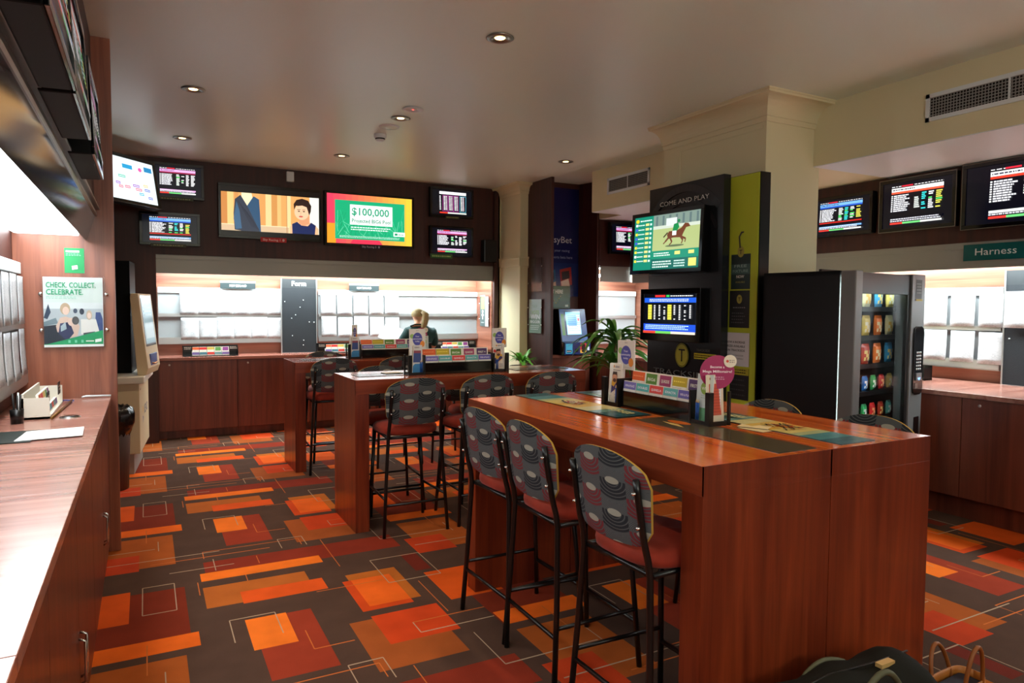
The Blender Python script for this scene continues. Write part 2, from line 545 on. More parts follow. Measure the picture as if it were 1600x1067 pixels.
# carpet: one woven repeat, each next repeat drops by a quarter
def carpet():
    PX, PY = 1.87, 1.87
    BROWN = (80, 57, 46); BURG = (132, 44, 26); ORG = (226, 96, 26); AMB = (168, 84, 32); RED = (196, 62, 24); BRO = (238, 116, 34)
    R = [(-.30, .17, 3.50, 4.27, (124, 44, 24)), (-.42, -.10, 3.89, 4.32, (214, 84, 22)), (-.29, .205, 3.49, 3.645, (232, 102, 26)),
         (-.27, .14, 2.81, 3.42, AMB), (-.33, -.06, 2.77, 3.07, (190, 62, 26)), (.45, .745, 3.01, 3.66, (150, 54, 32)), (.42, .62, 3.32, 3.67, BRO),
         (.29, 1.48, 4.36, 4.62, (134, 46, 28)), (.26, .955, 4.30, 4.43, (240, 116, 32)), (.26, .82, 3.90, 4.20, (178, 94, 36)), (.44, .89, 3.88, 4.05, (220, 84, 26)),
         (1.02, 1.32, 3.54, 4.02, (182, 98, 34)), (.98, 1.26, 3.49, 3.93, (206, 70, 22)), (1.03, 1.26, 3.54, 3.93, (230, 98, 26)),
         (.88, 1.31, 2.87, 3.39, (160, 80, 34)), (1.0, 1.36, 3.09, 3.42, (204, 66, 24)), (1.42, 1.52, 3.9, 4.2, (110, 40, 28))]
    WL = (178, 150, 124); OL = (200, 106, 48)
    T = 0.005
    L = []
    def ln(x0, x1, y0, y1, c): L.append((min(x0, x1) - (T / 2 if x0 == x1 else 0), max(x0, x1) + (T / 2 if x0 == x1 else 0), min(y0, y1) - (T * .8 if y0 == y1 else 0), max(y0, y1) + (T * .8 if y0 == y1 else 0), c))
    def rc(x0, x1, y0, y1, c, sides='lrbt'):
        if 'l' in sides: ln(x0, x0, y0, y1, c)
        if 'r' in sides: ln(x1, x1, y0, y1, c)
        if 'b' in sides: ln(x0, x1, y0, y0, c)
        if 't' in sides: ln(x0, x1, y1, y1, c)
    rc(-.04, .12, 3.96, 4.35, WL); rc(.35, .57, 3.44, 3.70, WL, 'ltr'); rc(1.22, 1.54, 3.80, 4.19, WL); rc(.77, .93, 2.80, 2.99, WL, 'ltr')
    rc(-.47, .03, 3.15, 3.49, WL, 'lb'); ln(1.17, 1.17, 3.14, 3.26, WL); ln(1.17, 1.57, 3.14, 3.14, WL); ln(1.17, 1.57, 3.26, 3.26, OL)
    rc(.30, .90, 2.82, 2.95, OL, 'ltr'); rc(.67, .86, 3.21, 3.42, OL, 'lb'); ln(1.03, 1.03, 4.18, 4.73, OL); ln(.24, .24, 4.1, 4.3, OL)
    ln(.1, .46, 4.52, 4.52, WL); ln(.35, .35, 4.45, 4.66, WL); ln(0, .7, 4.72, 4.72, OL); ln(-.02, -.02, 3.3, 3.6, OL); ln(.6, .6, 4.46, 4.6, OL)
    ln(-.3, .4, 2.93, 2.93, WL); ln(.05, .05, 3.1, 3.3, WL); ln(.82, 1.2, 3.86, 3.86, OL); ln(1.38, 1.38, 3.3, 3.75, OL); ln(.5, .5, 4.2, 4.3, OL)
    xs = set(); ys = set()
    X0, X1, Y0, Y1 = -1.3, 7.2, -2.6, 10.0
    rects = []
    for i in range(-1, 5):
        for j in range(-5, 6):
            for k, rr in enumerate(R + L):
                x0, x1, y0, y1, c = rr
                a = (max(X0, x0 + i * PX), min(X1, x1 + i * PX), max(Y0, y0 + j * PY - i * PY / 4), min(Y1, y1 + j * PY - i * PY / 4), c, k)
                if a[0] < a[1] and a[2] < a[3]: rects.append(a)
    rects.sort(key=lambda r: r[5])
    # layered planes instead of a cut grid: sort into vertical strips of unique x, y breakpoints per tile would be heavy; a numpy raster of break lines
    bx = np.array(sorted({round(v, 4) for r in rects for v in r[:2]} | {X0, X1}))
    by = np.array(sorted({round(v, 4) for r in rects for v in r[2:4]} | {Y0, Y1}))
    idx = np.zeros((len(by) - 1, len(bx) - 1), dtype=np.int32)
    cols = [BROWN] + [r[4] for r in rects]
    for n, r in enumerate(rects):
        a, b_ = np.searchsorted(bx, round(r[0], 4)), np.searchsorted(bx, round(r[1], 4))
        c, d = np.searchsorted(by, round(r[2], 4)), np.searchsorted(by, round(r[3], 4))
        idx[c:d, a:b_] = n + 1
    key = {}
    palette = []
    for n, c in enumerate(cols):
        if c not in key: key[c] = len(palette); palette.append(c)
    cmap = np.array([key[c] for c in cols])
    g = cmap[idx]
    mb = MB()
    for j in range(g.shape[0]):
        row = g[j]; s = 0
        for i in range(1, len(row) + 1):
            if i == len(row) or row[i] != row[s]:
                mb.v.extend([(bx[s], by[j], 0), (bx[i], by[j], 0), (bx[i], by[j + 1], 0), (bx[s], by[j + 1], 0)])
                o = len(mb.v) - 4
                mb.f.append((o, o + 1, o + 2, o + 3)); mb.c.append(palette[row[s]]); mb.sm.append(False)
                s = i
    return mb.build('floor', M_CARPET, fix=False)
fl = carpet(); fl['kind'] = 'structure'

struct('ceiling', Bx(-1.3, 7.2, -2.6, 10.0, CZ, CZ + 0.1), M_CEIL)
struct('wall_left', Bx(-0.80, -0.70, -2.6, 10.0, 0, CZ), W_DARK)
struct('wall_back', Bx(-0.8, 7.0, 9.5, 9.6, 0, CZ), W_TOPX)
struct('wall_right', Bx(6.42, 6.52, -2.6, 9.6, 0, CZ), W_TOP)
struct('wall_rear', Bx(-1.3, 7.2, -2.7, -2.6, 0, CZ), M_CREAM)
# fascias (dark timber) over the lit recesses
struct('trim_1', Bx(-0.70, 4.46, BY, BY + 0.08, 2.17, CZ), W_DARK)
struct('trim_2', Bx(-0.70, 0.12, BY, BY + 0.6, 0, 2.17), W_DARK)
struct('trim_3', Bx(RX, RX + 0.08, -2.6, 7.73, 2.14, 2.785), W_DARK)
struct('trim_4', Bx(5.36, RX + 0.5, 7.65, 7.73, 2.15, 2.785), W_DARK)
struct('ceiling_soffit', MB().box(4.9, 6.42, -2.6, 3.95, 2.77, CZ).box(4.9, 6.42, 5.17, 7.16, 2.77, CZ).box(4.97, 6.42, 3.95, 5.17, 2.77, CZ).box(5.36, 6.42, 7.16, 8.3, 2.77, CZ), M_CREAM)
# white painted soffit underside
struct('ceiling_soffit_underside', MB().box(4.902, RX, -2.6, 3.949, 2.764, 2.77).box(4.902, RX, 5.171, 7.159, 2.764, 2.77).box(5.361, RX, 7.159, 7.65, 2.764, 2.77), M_WHITE)

# pillars with cornice
def cornice(mb, x0, x1, y0, y1, sides, d=0.2, h=0.17):
    prof = [(0, -h), (0.012, -h), (0.018, -h + 0.02), (0.02, -h + 0.035)] + [(0.03 + (d - 0.06) * (1 - math.cos(a)), -h + 0.04 + (h - 0.07) * math.sin(a)) for a in [PI / 2 * k / 8 for k in range(9)]] + [(d - 0.012, -0.03), (d - 0.008, -0.014), (d, -0.012), (d, 0)]
    # loop path round the sides wanted: far left -> near left -> near right
    path = []
    if 'W' in sides: path.append((x0, y1, -1, 1 if 'N' in sides else 0))
    path.append((x0, y0, -1 if 'W' in sides else 0, -1))
    path.append((x1, y0, 1 if 'E' in sides else 0, -1))
    vs = []; n = len(prof)
    for px, py, sx, sy in path:
        for o, z in prof: vs.append((px + sx * o, py + sy * o, CZ + z))
    fs = [(i * n + k, (i + 1) * n + k, (i + 1) * n + k + 1, i * n + k + 1) for i in range(len(path) - 1) for k in range(n - 1)]
    mb.add(vs, fs, None, False)
PX0, PX1, PY0, PY1 = 4.35, 4.97, 3.95, 5.17
struct('pillar', Bx(PX0, PX1, PY0, PY1, 0, CZ), M_CREAM)
mb = MB(); cornice(mb, PX0, 4.9, PY0, PY1, 'W', 0.2, 0.19); cr = struct('cornice', mb, M_CREAM)
mb = MB()
mb.box(PX0 - 0.006, PX0, PY0 + 0.03, PY1 - 0.2, 3.02, 3.045).box(PX0 - 0.006, PX0, PY1 - 0.23, PY1 - 0.2, 0, 3.02)
struct('trim_5', mb, M_CREAM)
struct('pillar_far', MB().box(4.50, 4.66, 8.27, 8.9, 0, CZ).box(4.46, 4.66, 8.85, 9.5, 0, CZ), M_CREAM)
mb = MB(); cornice(mb, 4.50, 4.64, 8.27, 8.9, 'W', 0.12, 0.14)
struct('cornice_far', mb, M_CREAM)
struct('trim_6', MB().box(4.475, 4.655, 8.245, 8.9, 2.15, 2.25).box(4.465, 4.66, 8.235, 8.9, 2.25, 2.275), M_CREAM)

# fin panel that closes the corridor counter
struct('wall_fin', Bx(-0.70, -0.165, FIN, FIN + 0.05, 0, CZ), W_FIN, bevel=0.002)
# timber niche for the betting terminal
struct('wall_niche', MB().box(4.62, 4.66, 7.66, 8.27, 0, CZ), W_DARK, bevel=0.002)
struct('wall_niche_back', MB().box(4.66, 5.36, 7.98, 8.02, 0, CZ), W_DARK)
struct('wall_niche_end', MB().prism([(5.25, 7.98), (5.33, 7.66), (5.37, 7.66), (5.37, 7.98)], 0, CZ), W_DARK)
struct('wall_alcove', MB().box(5.37, 6.42, 8.22, 8.3, 0, 2.77), W_TOPX)

# ================================================================== RACK RECESSES
PAGE_W, PAGE_H = 0.232, 0.30
def page(x, z, wdt, hgt, curl, O, U, N, label, group, header=None):
    """a printed page hanging from a rail: O origin, U across, N out of the wall"""
    U_, N_ = Vector(U), Vector(N)
    mb = MB()
    def fn(a, b):
        bow = curl * (1 - b) ** 2 + 0.002 * math.sin(a * PI)
        return (a * wdt, -bow, b * hgt)
    mb.grid(fn, 4, 6)
    o = mb.build('form_guide_page', M_PAGE, solid=0.0015, fix=False)
    M = Matrix(((U_.x, -N_.x, 0, 0), (U_.y, -N_.y, 0, 0), (0, 0, 1, 0), (0, 0, 0, 1)))
    P0 = Vector(O) + U_ * x + N_ * 0.03 + Vector((0, 0, z))
    o.matrix_world = Matrix.Translation(P0) @ M
    tag(o, label, 'printed page', group)
    return o

def rack(name, O, U, N, W, z0, z1, zm, label, cat='display rack'):
    """long wall rack: pale backing, header, middle and bottom rails"""
    U_, N_ = Vector(U), Vector(N)
    R3 = Matrix(((U_.x, -N_.x, 0, O[0]), (U_.y, -N_.y, 0, O[1]), (0, 0, 1, O[2]), (0, 0, 0, 1)))
    r = empty(name, O, 0, label, cat)
    r.matrix_world = R3
    Bx(0, W, -0.02, 0, z0, z1).build('backing', M_RACK, r)
    Bx(0, W, -0.045, -0.02, z1, z1 + 0.07).build('header_rail', M_WHITE, r, bevel=0.004)
    mb = MB().box(0, W, -0.05, -0.02, zm - 0.012, zm + 0.012).box(0, W, -0.055, -0.05, zm - 0.012, zm + 0.03)
    mb.build('middle_rail', M_ALU, r)
    mb = MB().box(0, W, -0.06, -0.0, z0 - 0.06, z0).box(0, W, -0.066, -0.06, z0 - 0.05, z0 + 0.025)
    mb.build('bottom_rail', M_ALU, r)
    mb = MB()
    k = 0.0
    while k <= W + 0.01:
        mb.box(max(0, k - 0.004), min(W, k + 0.004), -0.024, -0.02, z0, z1); k += W / max(1, round(W / 0.85))
    mb.build('divider', M_ALU, r)
    return r

def light_box(name, O, U, N, W, zb, zt, depth, label, gap=0.05):
    """grey pelmet along the fascia with a lit diffuser on its underside"""
    U_, N_ = Vector(U), Vector(N)
    r = empty(name, O, 0, label, 'light fitting')
    r.matrix_world = Matrix(((U_.x, -N_.x, 0, O[0]), (U_.y, -N_.y, 0, O[1]), (0, 0, 1, O[2]), (0, 0, 0, 1)))
    mb = MB().box(0, W, 0, 0.015, zb, zt).box(0, W, -0.008, 0, zt - 0.05, zt - 0.004).box(0, W, 0, depth, zt - 0.02, zt).box(0, W, -0.004, 0.0, zb, zb + 0.015)
    mb.build('pelmet', M_PEL, r)
    Bx(0.02, W - 0.02, 0.06, depth - 0.05, zb + 0.08, zb + 0.10).build('diffuser', M_LIGHT, r)
    return r

RB = 9.46   # face of the racks at the back
light_box('light_pelmet', (0.12, BY + 0.0, 0), (1, 0, 0), (0, -1, 0), 4.34, 1.955, 2.17, 0.52, 'long grey light pelmet under the television fascia of the back wall')
light_box('light_pelmet', (RX, 7.62, 0), (0, -1, 0), (-1, 0, 0), 9.4, 1.93, 2.14, 0.45, 'grey light pelmet carrying the Harness sign behind the vending machine')
light_box('light_pelmet', (5.40, 7.66, 0), (1, 0, 0), (0, -1, 0), 0.52, 1.94, 2.15, 0.50, 'short grey light pelmet in the alcove behind the potted dracaena')
rack('wall_rack', (0.14, 9.5, 0), (1, 0, 0), (0, -1, 0), 1.46, 1.17, 1.74, 1.46, 'white form guide rack on the back wall between dark corner and Form pinboard')
rack('wall_rack', (2.06, 9.5, 0), (1, 0, 0), (0, -1, 0), 2.36, 1.17, 1.74, 1.46, 'long white form guide rack on the back wall beside the standing person')
rack('wall_rack', (6.42, 7.6, 0), (0, -1, 0), (-1, 0, 0), 4.38, 1.14, 1.72, 1.43, 'white form guide rack on the side wall behind the vending machine')
rack('wall_rack', (6.42, 2.62, 0), (0, -1, 0), (-1, 0, 0), 5.1, 1.14, 1.72, 1.43, 'white form guide rack on the side wall past the second Form pinboard')
rack('wall_rack', (5.38, 8.22, 0), (1, 0, 0), (0, -1, 0), 1.02, 1.13, 1.76, 1.45, 'empty white rack at the end of the alcove behind the dracaena')

ORD = ['first', 'second', 'third', 'fourth', 'fifth', 'sixth', 'seventh', 'eighth', 'ninth', 'tenth', 'eleventh', 'twelfth']
def pages(O, U, N, xs, z_up, z_lo, where, group, hu=0.28, hl=0.27):
    for i, x in enumerate(xs):
        page(x, z_up + random.uniform(-.004, .004), PAGE_W - 0.028, hu, 0.006, O, U, N, 'white form page, %s in upper row, %s' % (ORD[i], where), group)
        page(x + 0.008, z_lo + random.uniform(-.012, .006), PAGE_W - 0.03, hl, 0.012, O, U, N, 'grey printed form page, %s in lower row, %s' % (ORD[i], where), group)
pages((0.14, 9.475, 0), (1, 0, 0), (0, -1, 0), [0.24 + i * 0.204 for i in range(6)], 1.475, 1.175, 'back wall corner rack', 'form guide pages in the back wall corner rack')
pages((2.06, 9.475, 0), (1, 0, 0), (0, -1, 0), [0.03 + i * 0.222 for i in range(5)], 1.475, 1.175, 'back wall rack by the person', 'form guide pages in the back wall rack by the person')
pages((6.395, 4.6, 0), (0, -1, 0), (-1, 0, 0), [0.02 + i * 0.236 for i in range(6)], 1.45, 1.145, 'side wall rack behind vending machine', 'form guide pages in the side wall rack')
rack('wall_rack', (-0.70, 0.3, 0), (0, 1, 0), (1, 0, 0), 4.78, 1.17, 1.775, 1.465, 'white form guide rack above the long corridor counter')
pages((-0.675, 2.6, 0), (0, 1, 0), (1, 0, 0), [0.02 + i * 0.248 for i in range(10)], 1.48, 1.18, 'rack over the corridor counter', 'form guide pages over the corridor counter')

# Form pinboards
def pinboard(O, U, N, W, z0, z1, label, pins, seed):
    r = empty('pinboard', O, 0, label, 'pinboard')
    U_, N_ = Vector(U), Vector(N)
    r.matrix_world = Matrix(((U_.x, -N_.x, 0, O[0]), (U_.y, -N_.y, 0, O[1]), (0, 0, 1, 0), (0, 0, 0, 1)))
    Bx(0, W, -0.02, 0, z0, z1 - 0.12).build('felt', M_FOAM, r)
    mb = MB().box(0, W, -0.02, 0, z1 - 0.12, z1, (34, 38, 41))
    a = Art().text('Form', 0, 0, 0.062, (240, 240, 240), bold=True)
    a.into(mb, (W / 2, -0.02, z1 - 0.092), (1, 0, 0), (0, 0, 1))
    mb.build('title_panel', M_PRINT, r, fix=False)
    mb = MB().box(-0.012, 0, -0.026, 0, z0, z1).box(W, W + 0.012, -0.026, 0, z0, z1).box(-0.012, W + 0.012, -0.026, 0, z0 - 0.012, z0)
    mb.build('frame', M_ALU, r)
    rr = random.Random(seed)
    for i in range(pins):
        x, z = rr.uniform(0.03, W - 0.03), rr.uniform(z0 + 0.05, z1 - 0.18)
        MB().lathe([(0.0, -0.034), (0.006, -0.032), (0.006, -0.026), (0.004, -0.02), (0.004, -0.018)], (x, 0, z), 8, axis='y').build('pin', M_WHITE, r)
    return r
pinboard((1.58, 9.42, 0), (1, 0, 0), (0, -1, 0), 0.44, 0.975, 1.945, 'tall charcoal pinboard headed Form standing between the back wall racks', 10, 3)
pinboard((6.36, 3.18, 0), (0, -1, 0), (-1, 0, 0), 0.5, 0.975, 1.925, 'charcoal pinboard headed Form beside the side wall rack, one page pinned on it', 4, 5)
page(0.0, 1.45, 0.36, 0.30, 0.01, (6.34, 3.17, 0), (0, -1, 0), (-1, 0, 0), 'white form page pinned on the charcoal board of the side wall', None)

# ================================================================== COUNTERS
def counter_run(n, O, U, N, W, depth, zt, wood_top, label_top, cab_label, unit=0.75, handles=False, toe=0.1, th=0.035, seams=None, over=0.02):
    """worktop (one thing) on a row of cabinet units (a thing each)"""
    U_, N_ = Vector(U), Vector(N)
    M = Matrix(((U_.x, -N_.x, 0, O[0]), (U_.y, -N_.y, 0, O[1]), (0, 0, 1, 0), (0, 0, 0, 1)))
    mb = MB()
    ss = sorted([0] + (seams or []) + [W])
    for a, b in zip(ss[:-1], ss[1:]):
        mb.box(a + 0.0012, b - 0.0012, -depth, 0, zt - th, zt)
    t = mb.build('worktop', wood_top, bevel=0.002)
    t.matrix_world = M
    tag(t, label_top, 'worktop')
    k = max(1, round(W / unit)); w_ = W / k
    for i in range(k):
        c = empty('base_cabinet', (0, 0, 0), 0, cab_label % ORD[i % 12] if '%s' in cab_label else cab_label, 'cabinet', cab_label.replace('%s ', '').replace('%s', '')[:60])
        c.matrix_world = M @ Matrix.Translation((i * w_, 0, 0))
        MB().box(0.001, w_ - 0.001, -depth + over + 0.02, -0.01, toe, zt - th).box(0.001, w_ - 0.001, -depth + over + 0.09, -0.02, 0, toe).build('carcass', W_CAB, c)
        d = Bx(0.003, w_ - 0.003, -depth + over, -depth + over + 0.018, toe + 0.004, zt - th - 0.004).build('door', W_CAB, c, bevel=0.0015)
        if handles:
            hx = w_ - 0.03 if i % 2 == 0 else 0.03
            MB().tube([(hx, -depth + over, 0.30), (hx, -depth + over - 0.02, 0.31), (hx, -depth + over - 0.02, 0.45), (hx, -depth + over, 0.46)], 0.005, 8).build('handle', M_CHROME, d)
        else:
            MB().lathe([(0.0, -depth + over - 0.003), (0.012, -depth + over - 0.002), (0.012, -depth + over)], (w_ * 0.14, 0, zt - th - 0.05), 14, axis='y').build('lock', M_ALU, d)
counter_run('left', (-0.70, 0.42, 0), (0, 1, 0), (1, 0, 0), 4.66, 0.50, 1.01, W_CNT, 'long polished timber worktop of the corridor counter under the bright rack', 'timber base cabinet with bar handle, %s along the corridor counter towards the fin wall', 0.73, True, seams=[0.97, 2.14, 2.83, 3.76])
counter_run('back', (0.12, 9.5, 0), (1, 0, 0), (0, -1, 0), 4.34, 0.48, 0.972, W_CNTX, 'long timber worktop along the back wall under the racks', 'reddish timber base cabinet, %s along the back wall from the keno kiosk', 0.9)
counter_run('right', (6.42, 7.5, 0), (0, -1, 0), (-1, 0, 0), 9.0, 1.0, 0.972, W_CNT, 'dark timber worktop along the side wall behind the vending machine', 'dark timber base cabinet, %s along the side wall from the alcove', 0.9, toe=0.17)
counter_run('alcove', (5.37, 8.22, 0), (1, 0, 0), (0, -1, 0), 1.05, 0.62, 0.972, W_CNTX, 'timber worktop in the alcove behind the dracaena', 'timber base cabinet under the alcove worktop', 1.05)

# bow fronted shelf for the betting terminal
arc = [(4.66, 7.98)] + [(4.66 + 0.62 * k / 12, 7.70 - 0.12 * math.sin(PI * k / 12)) for k in range(13)] + [(5.28, 7.98)]
t = MB().prism(arc, 0.935, 0.972).build('niche_shelf', W_CNTX, bevel=0.002)
tag(t, 'bow fronted timber shelf carrying the blue betting terminal', 'shelf')
arc2 = [(4.66, 7.98)] + [(4.66 + 0.62 * k / 12, 7.72 - 0.12 * math.sin(PI * k / 12)) for k in range(13)] + [(5.28, 7.98)]
t = MB().prism(arc2, 0.0, 0.935).build('niche_cabinet', W_CAB)
tag(t, 'curved timber cupboard front below the blue betting terminal', 'cabinet')

# ================================================================== SOFFIT OVER THE CORRIDOR COUNTER
r = empty('counter_canopy', (-0.66, 0.0, 0), 0, 'gloss black canopy with lit panel hung over the corridor counter', 'light fitting')
MB().box(-0.04, 0.36, 0.0, 5.08, 2.05, 2.17).build('housing', M_BLACK, r)
Bx(-0.02, 0.305, 0.02, 5.06, 2.02, 2.048).build('diffuser', M_CANOPY, r)
mb = MB().add([(0.315, 0, 2.015), (0.345, 0, 1.99), (0.345, 5.09, 1.99), (0.315, 5.09, 2.015), (0.36, 0, 2.17), (0.36, 5.09, 2.17), (0.395, 0, 2.15), (0.395, 5.09, 2.15)],
              [(0, 1, 2, 3), (1, 6, 7, 2), (0, 3, 5, 4), (6, 4, 5, 7), (0, 4, 6, 1), (3, 2, 7, 5)])
mb.build('front_panel', M_GLOSS, r)
MB().box(0.36, 0.405, 0, 5.09, 2.15, 2.166).box(0.36, 0.42, 0, 5.09, 2.19, 2.2).box(0.36, 0.394, 0, 5.09, 2.166, 2.19).build('trim_strip', M_BRUSH, r)
struct('trim_7', Bx(-0.70, -0.27, 0.0, FIN, 2.19, CZ), W_DARK)

# ================================================================== SCREENS
def racing_art(W, H, style, seed):
    rr = random.Random(seed)
    a = Art()
    a.rect(0, 0, W, H, (3, 5, 16))
    x0, x1 = W * 0.13, W * 0.88
    if style == 'wide': x0, x1 = W * 0.22, W * 0.86
    w = x1 - x0
    bars = {'pink': ((240, 170, 230), (150, 30, 70)), 'blue': ((120, 180, 255), (40, 90, 200)), 'red': ((255, 255, 250), (250, 90, 60)), 'wide': ((255, 255, 250), (220, 60, 40))}
    hi, lo = bars.get(style, bars['blue'])
    y = H * 0.93
    a.scribble(x0, y - H * .03, x0 + w * .35, y + H * .0, 1, (250, 250, 250), rnd=rr, seg=(W * .02, W * .05))
    a.rect(x0 + w * .2, y - H * .03, x0 + w * .42, y, (220, 40, 60))
    a.scribble(x0 + w * .45, y - H * .03, x1, y, 1, (250, 250, 250), .98, rr, (W * .02, W * .05))
    a.rect(x0, H * .80, x1, H * .88, hi)
    a.scribble(x0 + .01, H * .815, x0 + w * .5, H * .865, 1, (30, 30, 60), rnd=rr, seg=(W * .01, W * .04))
    a.rect(x0, H * .755, x1, H * .795, lo)
    rows = 9
    for i in range(rows):
        yy = H * (0.71 - i * 0.042)
        th = H * .013
        a.rect(x0, yy - th, x0 + w * .03, yy + th, (240, 240, 240))
        e = x0 + w * rr.uniform(.28, .40); u = x0 + w * .05
        while u < e:
            L = w * rr.uniform(.02, .09); a.rect(u, yy - th, min(e, u + L), yy + th, (240, 240, 245)); u += L + w * .008
        for cx, cw, cc in ((.46, .11, (230, 240, 230)), (.60, .09, (60, 220, 220) if style in ('blue', 'red', 'wide') else (235, 235, 235)), (.73, .1, (245, 245, 245)), (.87, .12, (230, 220, 90) if style in ('blue', 'red', 'wide') else (240, 240, 240))):
            if rr.random() < .92:
                c2 = (90, 230, 110) if rr.random() < .12 else cc
                a.rect(x0 + w * cx, yy - th, x0 + w * (cx + cw * rr.uniform(.6, 1)), yy + th, c2)
    if style == 'blue' : a.rect(x0, H * .30, x1, H * .335, (200, 40, 30))
    a.rect(x0, H * .17, x1, H * .215, hi if style != 'red' else (3, 5, 16))
    a.scribble(x0, H * .125, x1, H * .21, 2, (230, 230, 240), .9, rr, (W * .01, W * .04))
    a.rect(x0, H * .075, x0 + w * .25, H * .115, (235, 60, 50)); a.rect(x0 + w * .25, H * .075, x0 + w * .6, H * .115, (110, 210, 120)); a.rect(x0 + w * .6, H * .075, x1, H * .115, (240, 240, 235))
    return a

def grid_art(W, H, seed):
    rr = random.Random(seed); a = Art(); a.rect(0, 0, W, H, (3, 5, 14))
    x0, x1 = W * .18, W * .86; w = x1 - x0
    a.rect(x0, H * .82, x1, H * .93, (248, 245, 250))
    a.rect(x0 + w * .12, H * .14, x0 + w * .72, H * .78, (150, 50, 130))
    for k in range(3):
        a.rect(x0 + w * (.14 + .2 * k), H * .16, x0 + w * (.31 + .2 * k), H * .76, (4, 5, 14))
    a.rect(x0 + w * .76, H * .14, x1, H * .78, (90, 170, 190)); a.rect(x0 + w * .775, H * .16, x1 - w * .015, H * .76, (4, 5, 14))
    for i in range(10):
        v = H * (.72 - i * .058)
        a.rect(x0, v, x0 + w * .05, v + H * .03, (240, 240, 240))
        for k in range(4):
            cx = x0 + w * (.155 + .2 * k) if k < 3 else x0 + w * .79
            a.rect(cx, v, cx + w * .06, v + H * .03, (245, 245, 245)); a.rect(cx + w * .075, v, cx + w * .125, v + H * .03, (245, 225, 235))
    a.rect(x0, H * .06, x0 + w * .3, H * .11, (230, 60, 40)); a.rect(x0 + w * .3, H * .06, x1, H * .11, (230, 235, 220))
    return a

def white_art(W, H):
    a = Art(); a.rect(0, 0, W, H, (232, 246, 250))
    rr = random.Random(4)
    C = [(60, 170, 200), (150, 80, 190), (220, 90, 120), (240, 190, 110), (80, 190, 160), (90, 100, 200)]
    a.rect(W * .42, H * .76, W * .6, H * .86, (40, 150, 200)); a.rect(W * .82, H * .78, W * .97, H * .9, (40, 130, 180)); a.ell(W * .74, H * .8, W * .035, H * .05, (230, 90, 160))
    a.ell(W * .05, H * .88, W * .03, H * .04, (240, 180, 60)); a.rect(W * .06, H * .78, W * .2, H * .83, (70, 190, 210))
    for u, v, k in ((.08, .62, 0), (.06, .45, 3), (.1, .33, 1), (.3, .38, 1), (.34, .30, 2), (.46, .32, 2), (.38, .55, 4), (.62, .38, 1), (.66, .30, 2), (.8, .42, 3), (.82, .32, 5), (.7, .2, 0), (.86, .14, 5), (.06, .12, 5)):
        ww = rr.uniform(.07, .13)
        a.rect(W * (u - ww / 2), H * (v - .03), W * (u + ww / 2), H * (v + .03), C[k])
        a.rect(W * (u - ww / 2 + .01), H * (v - .01), W * (u + ww / 2 - .01), H * (v + .008), (232, 246, 250))
    return a

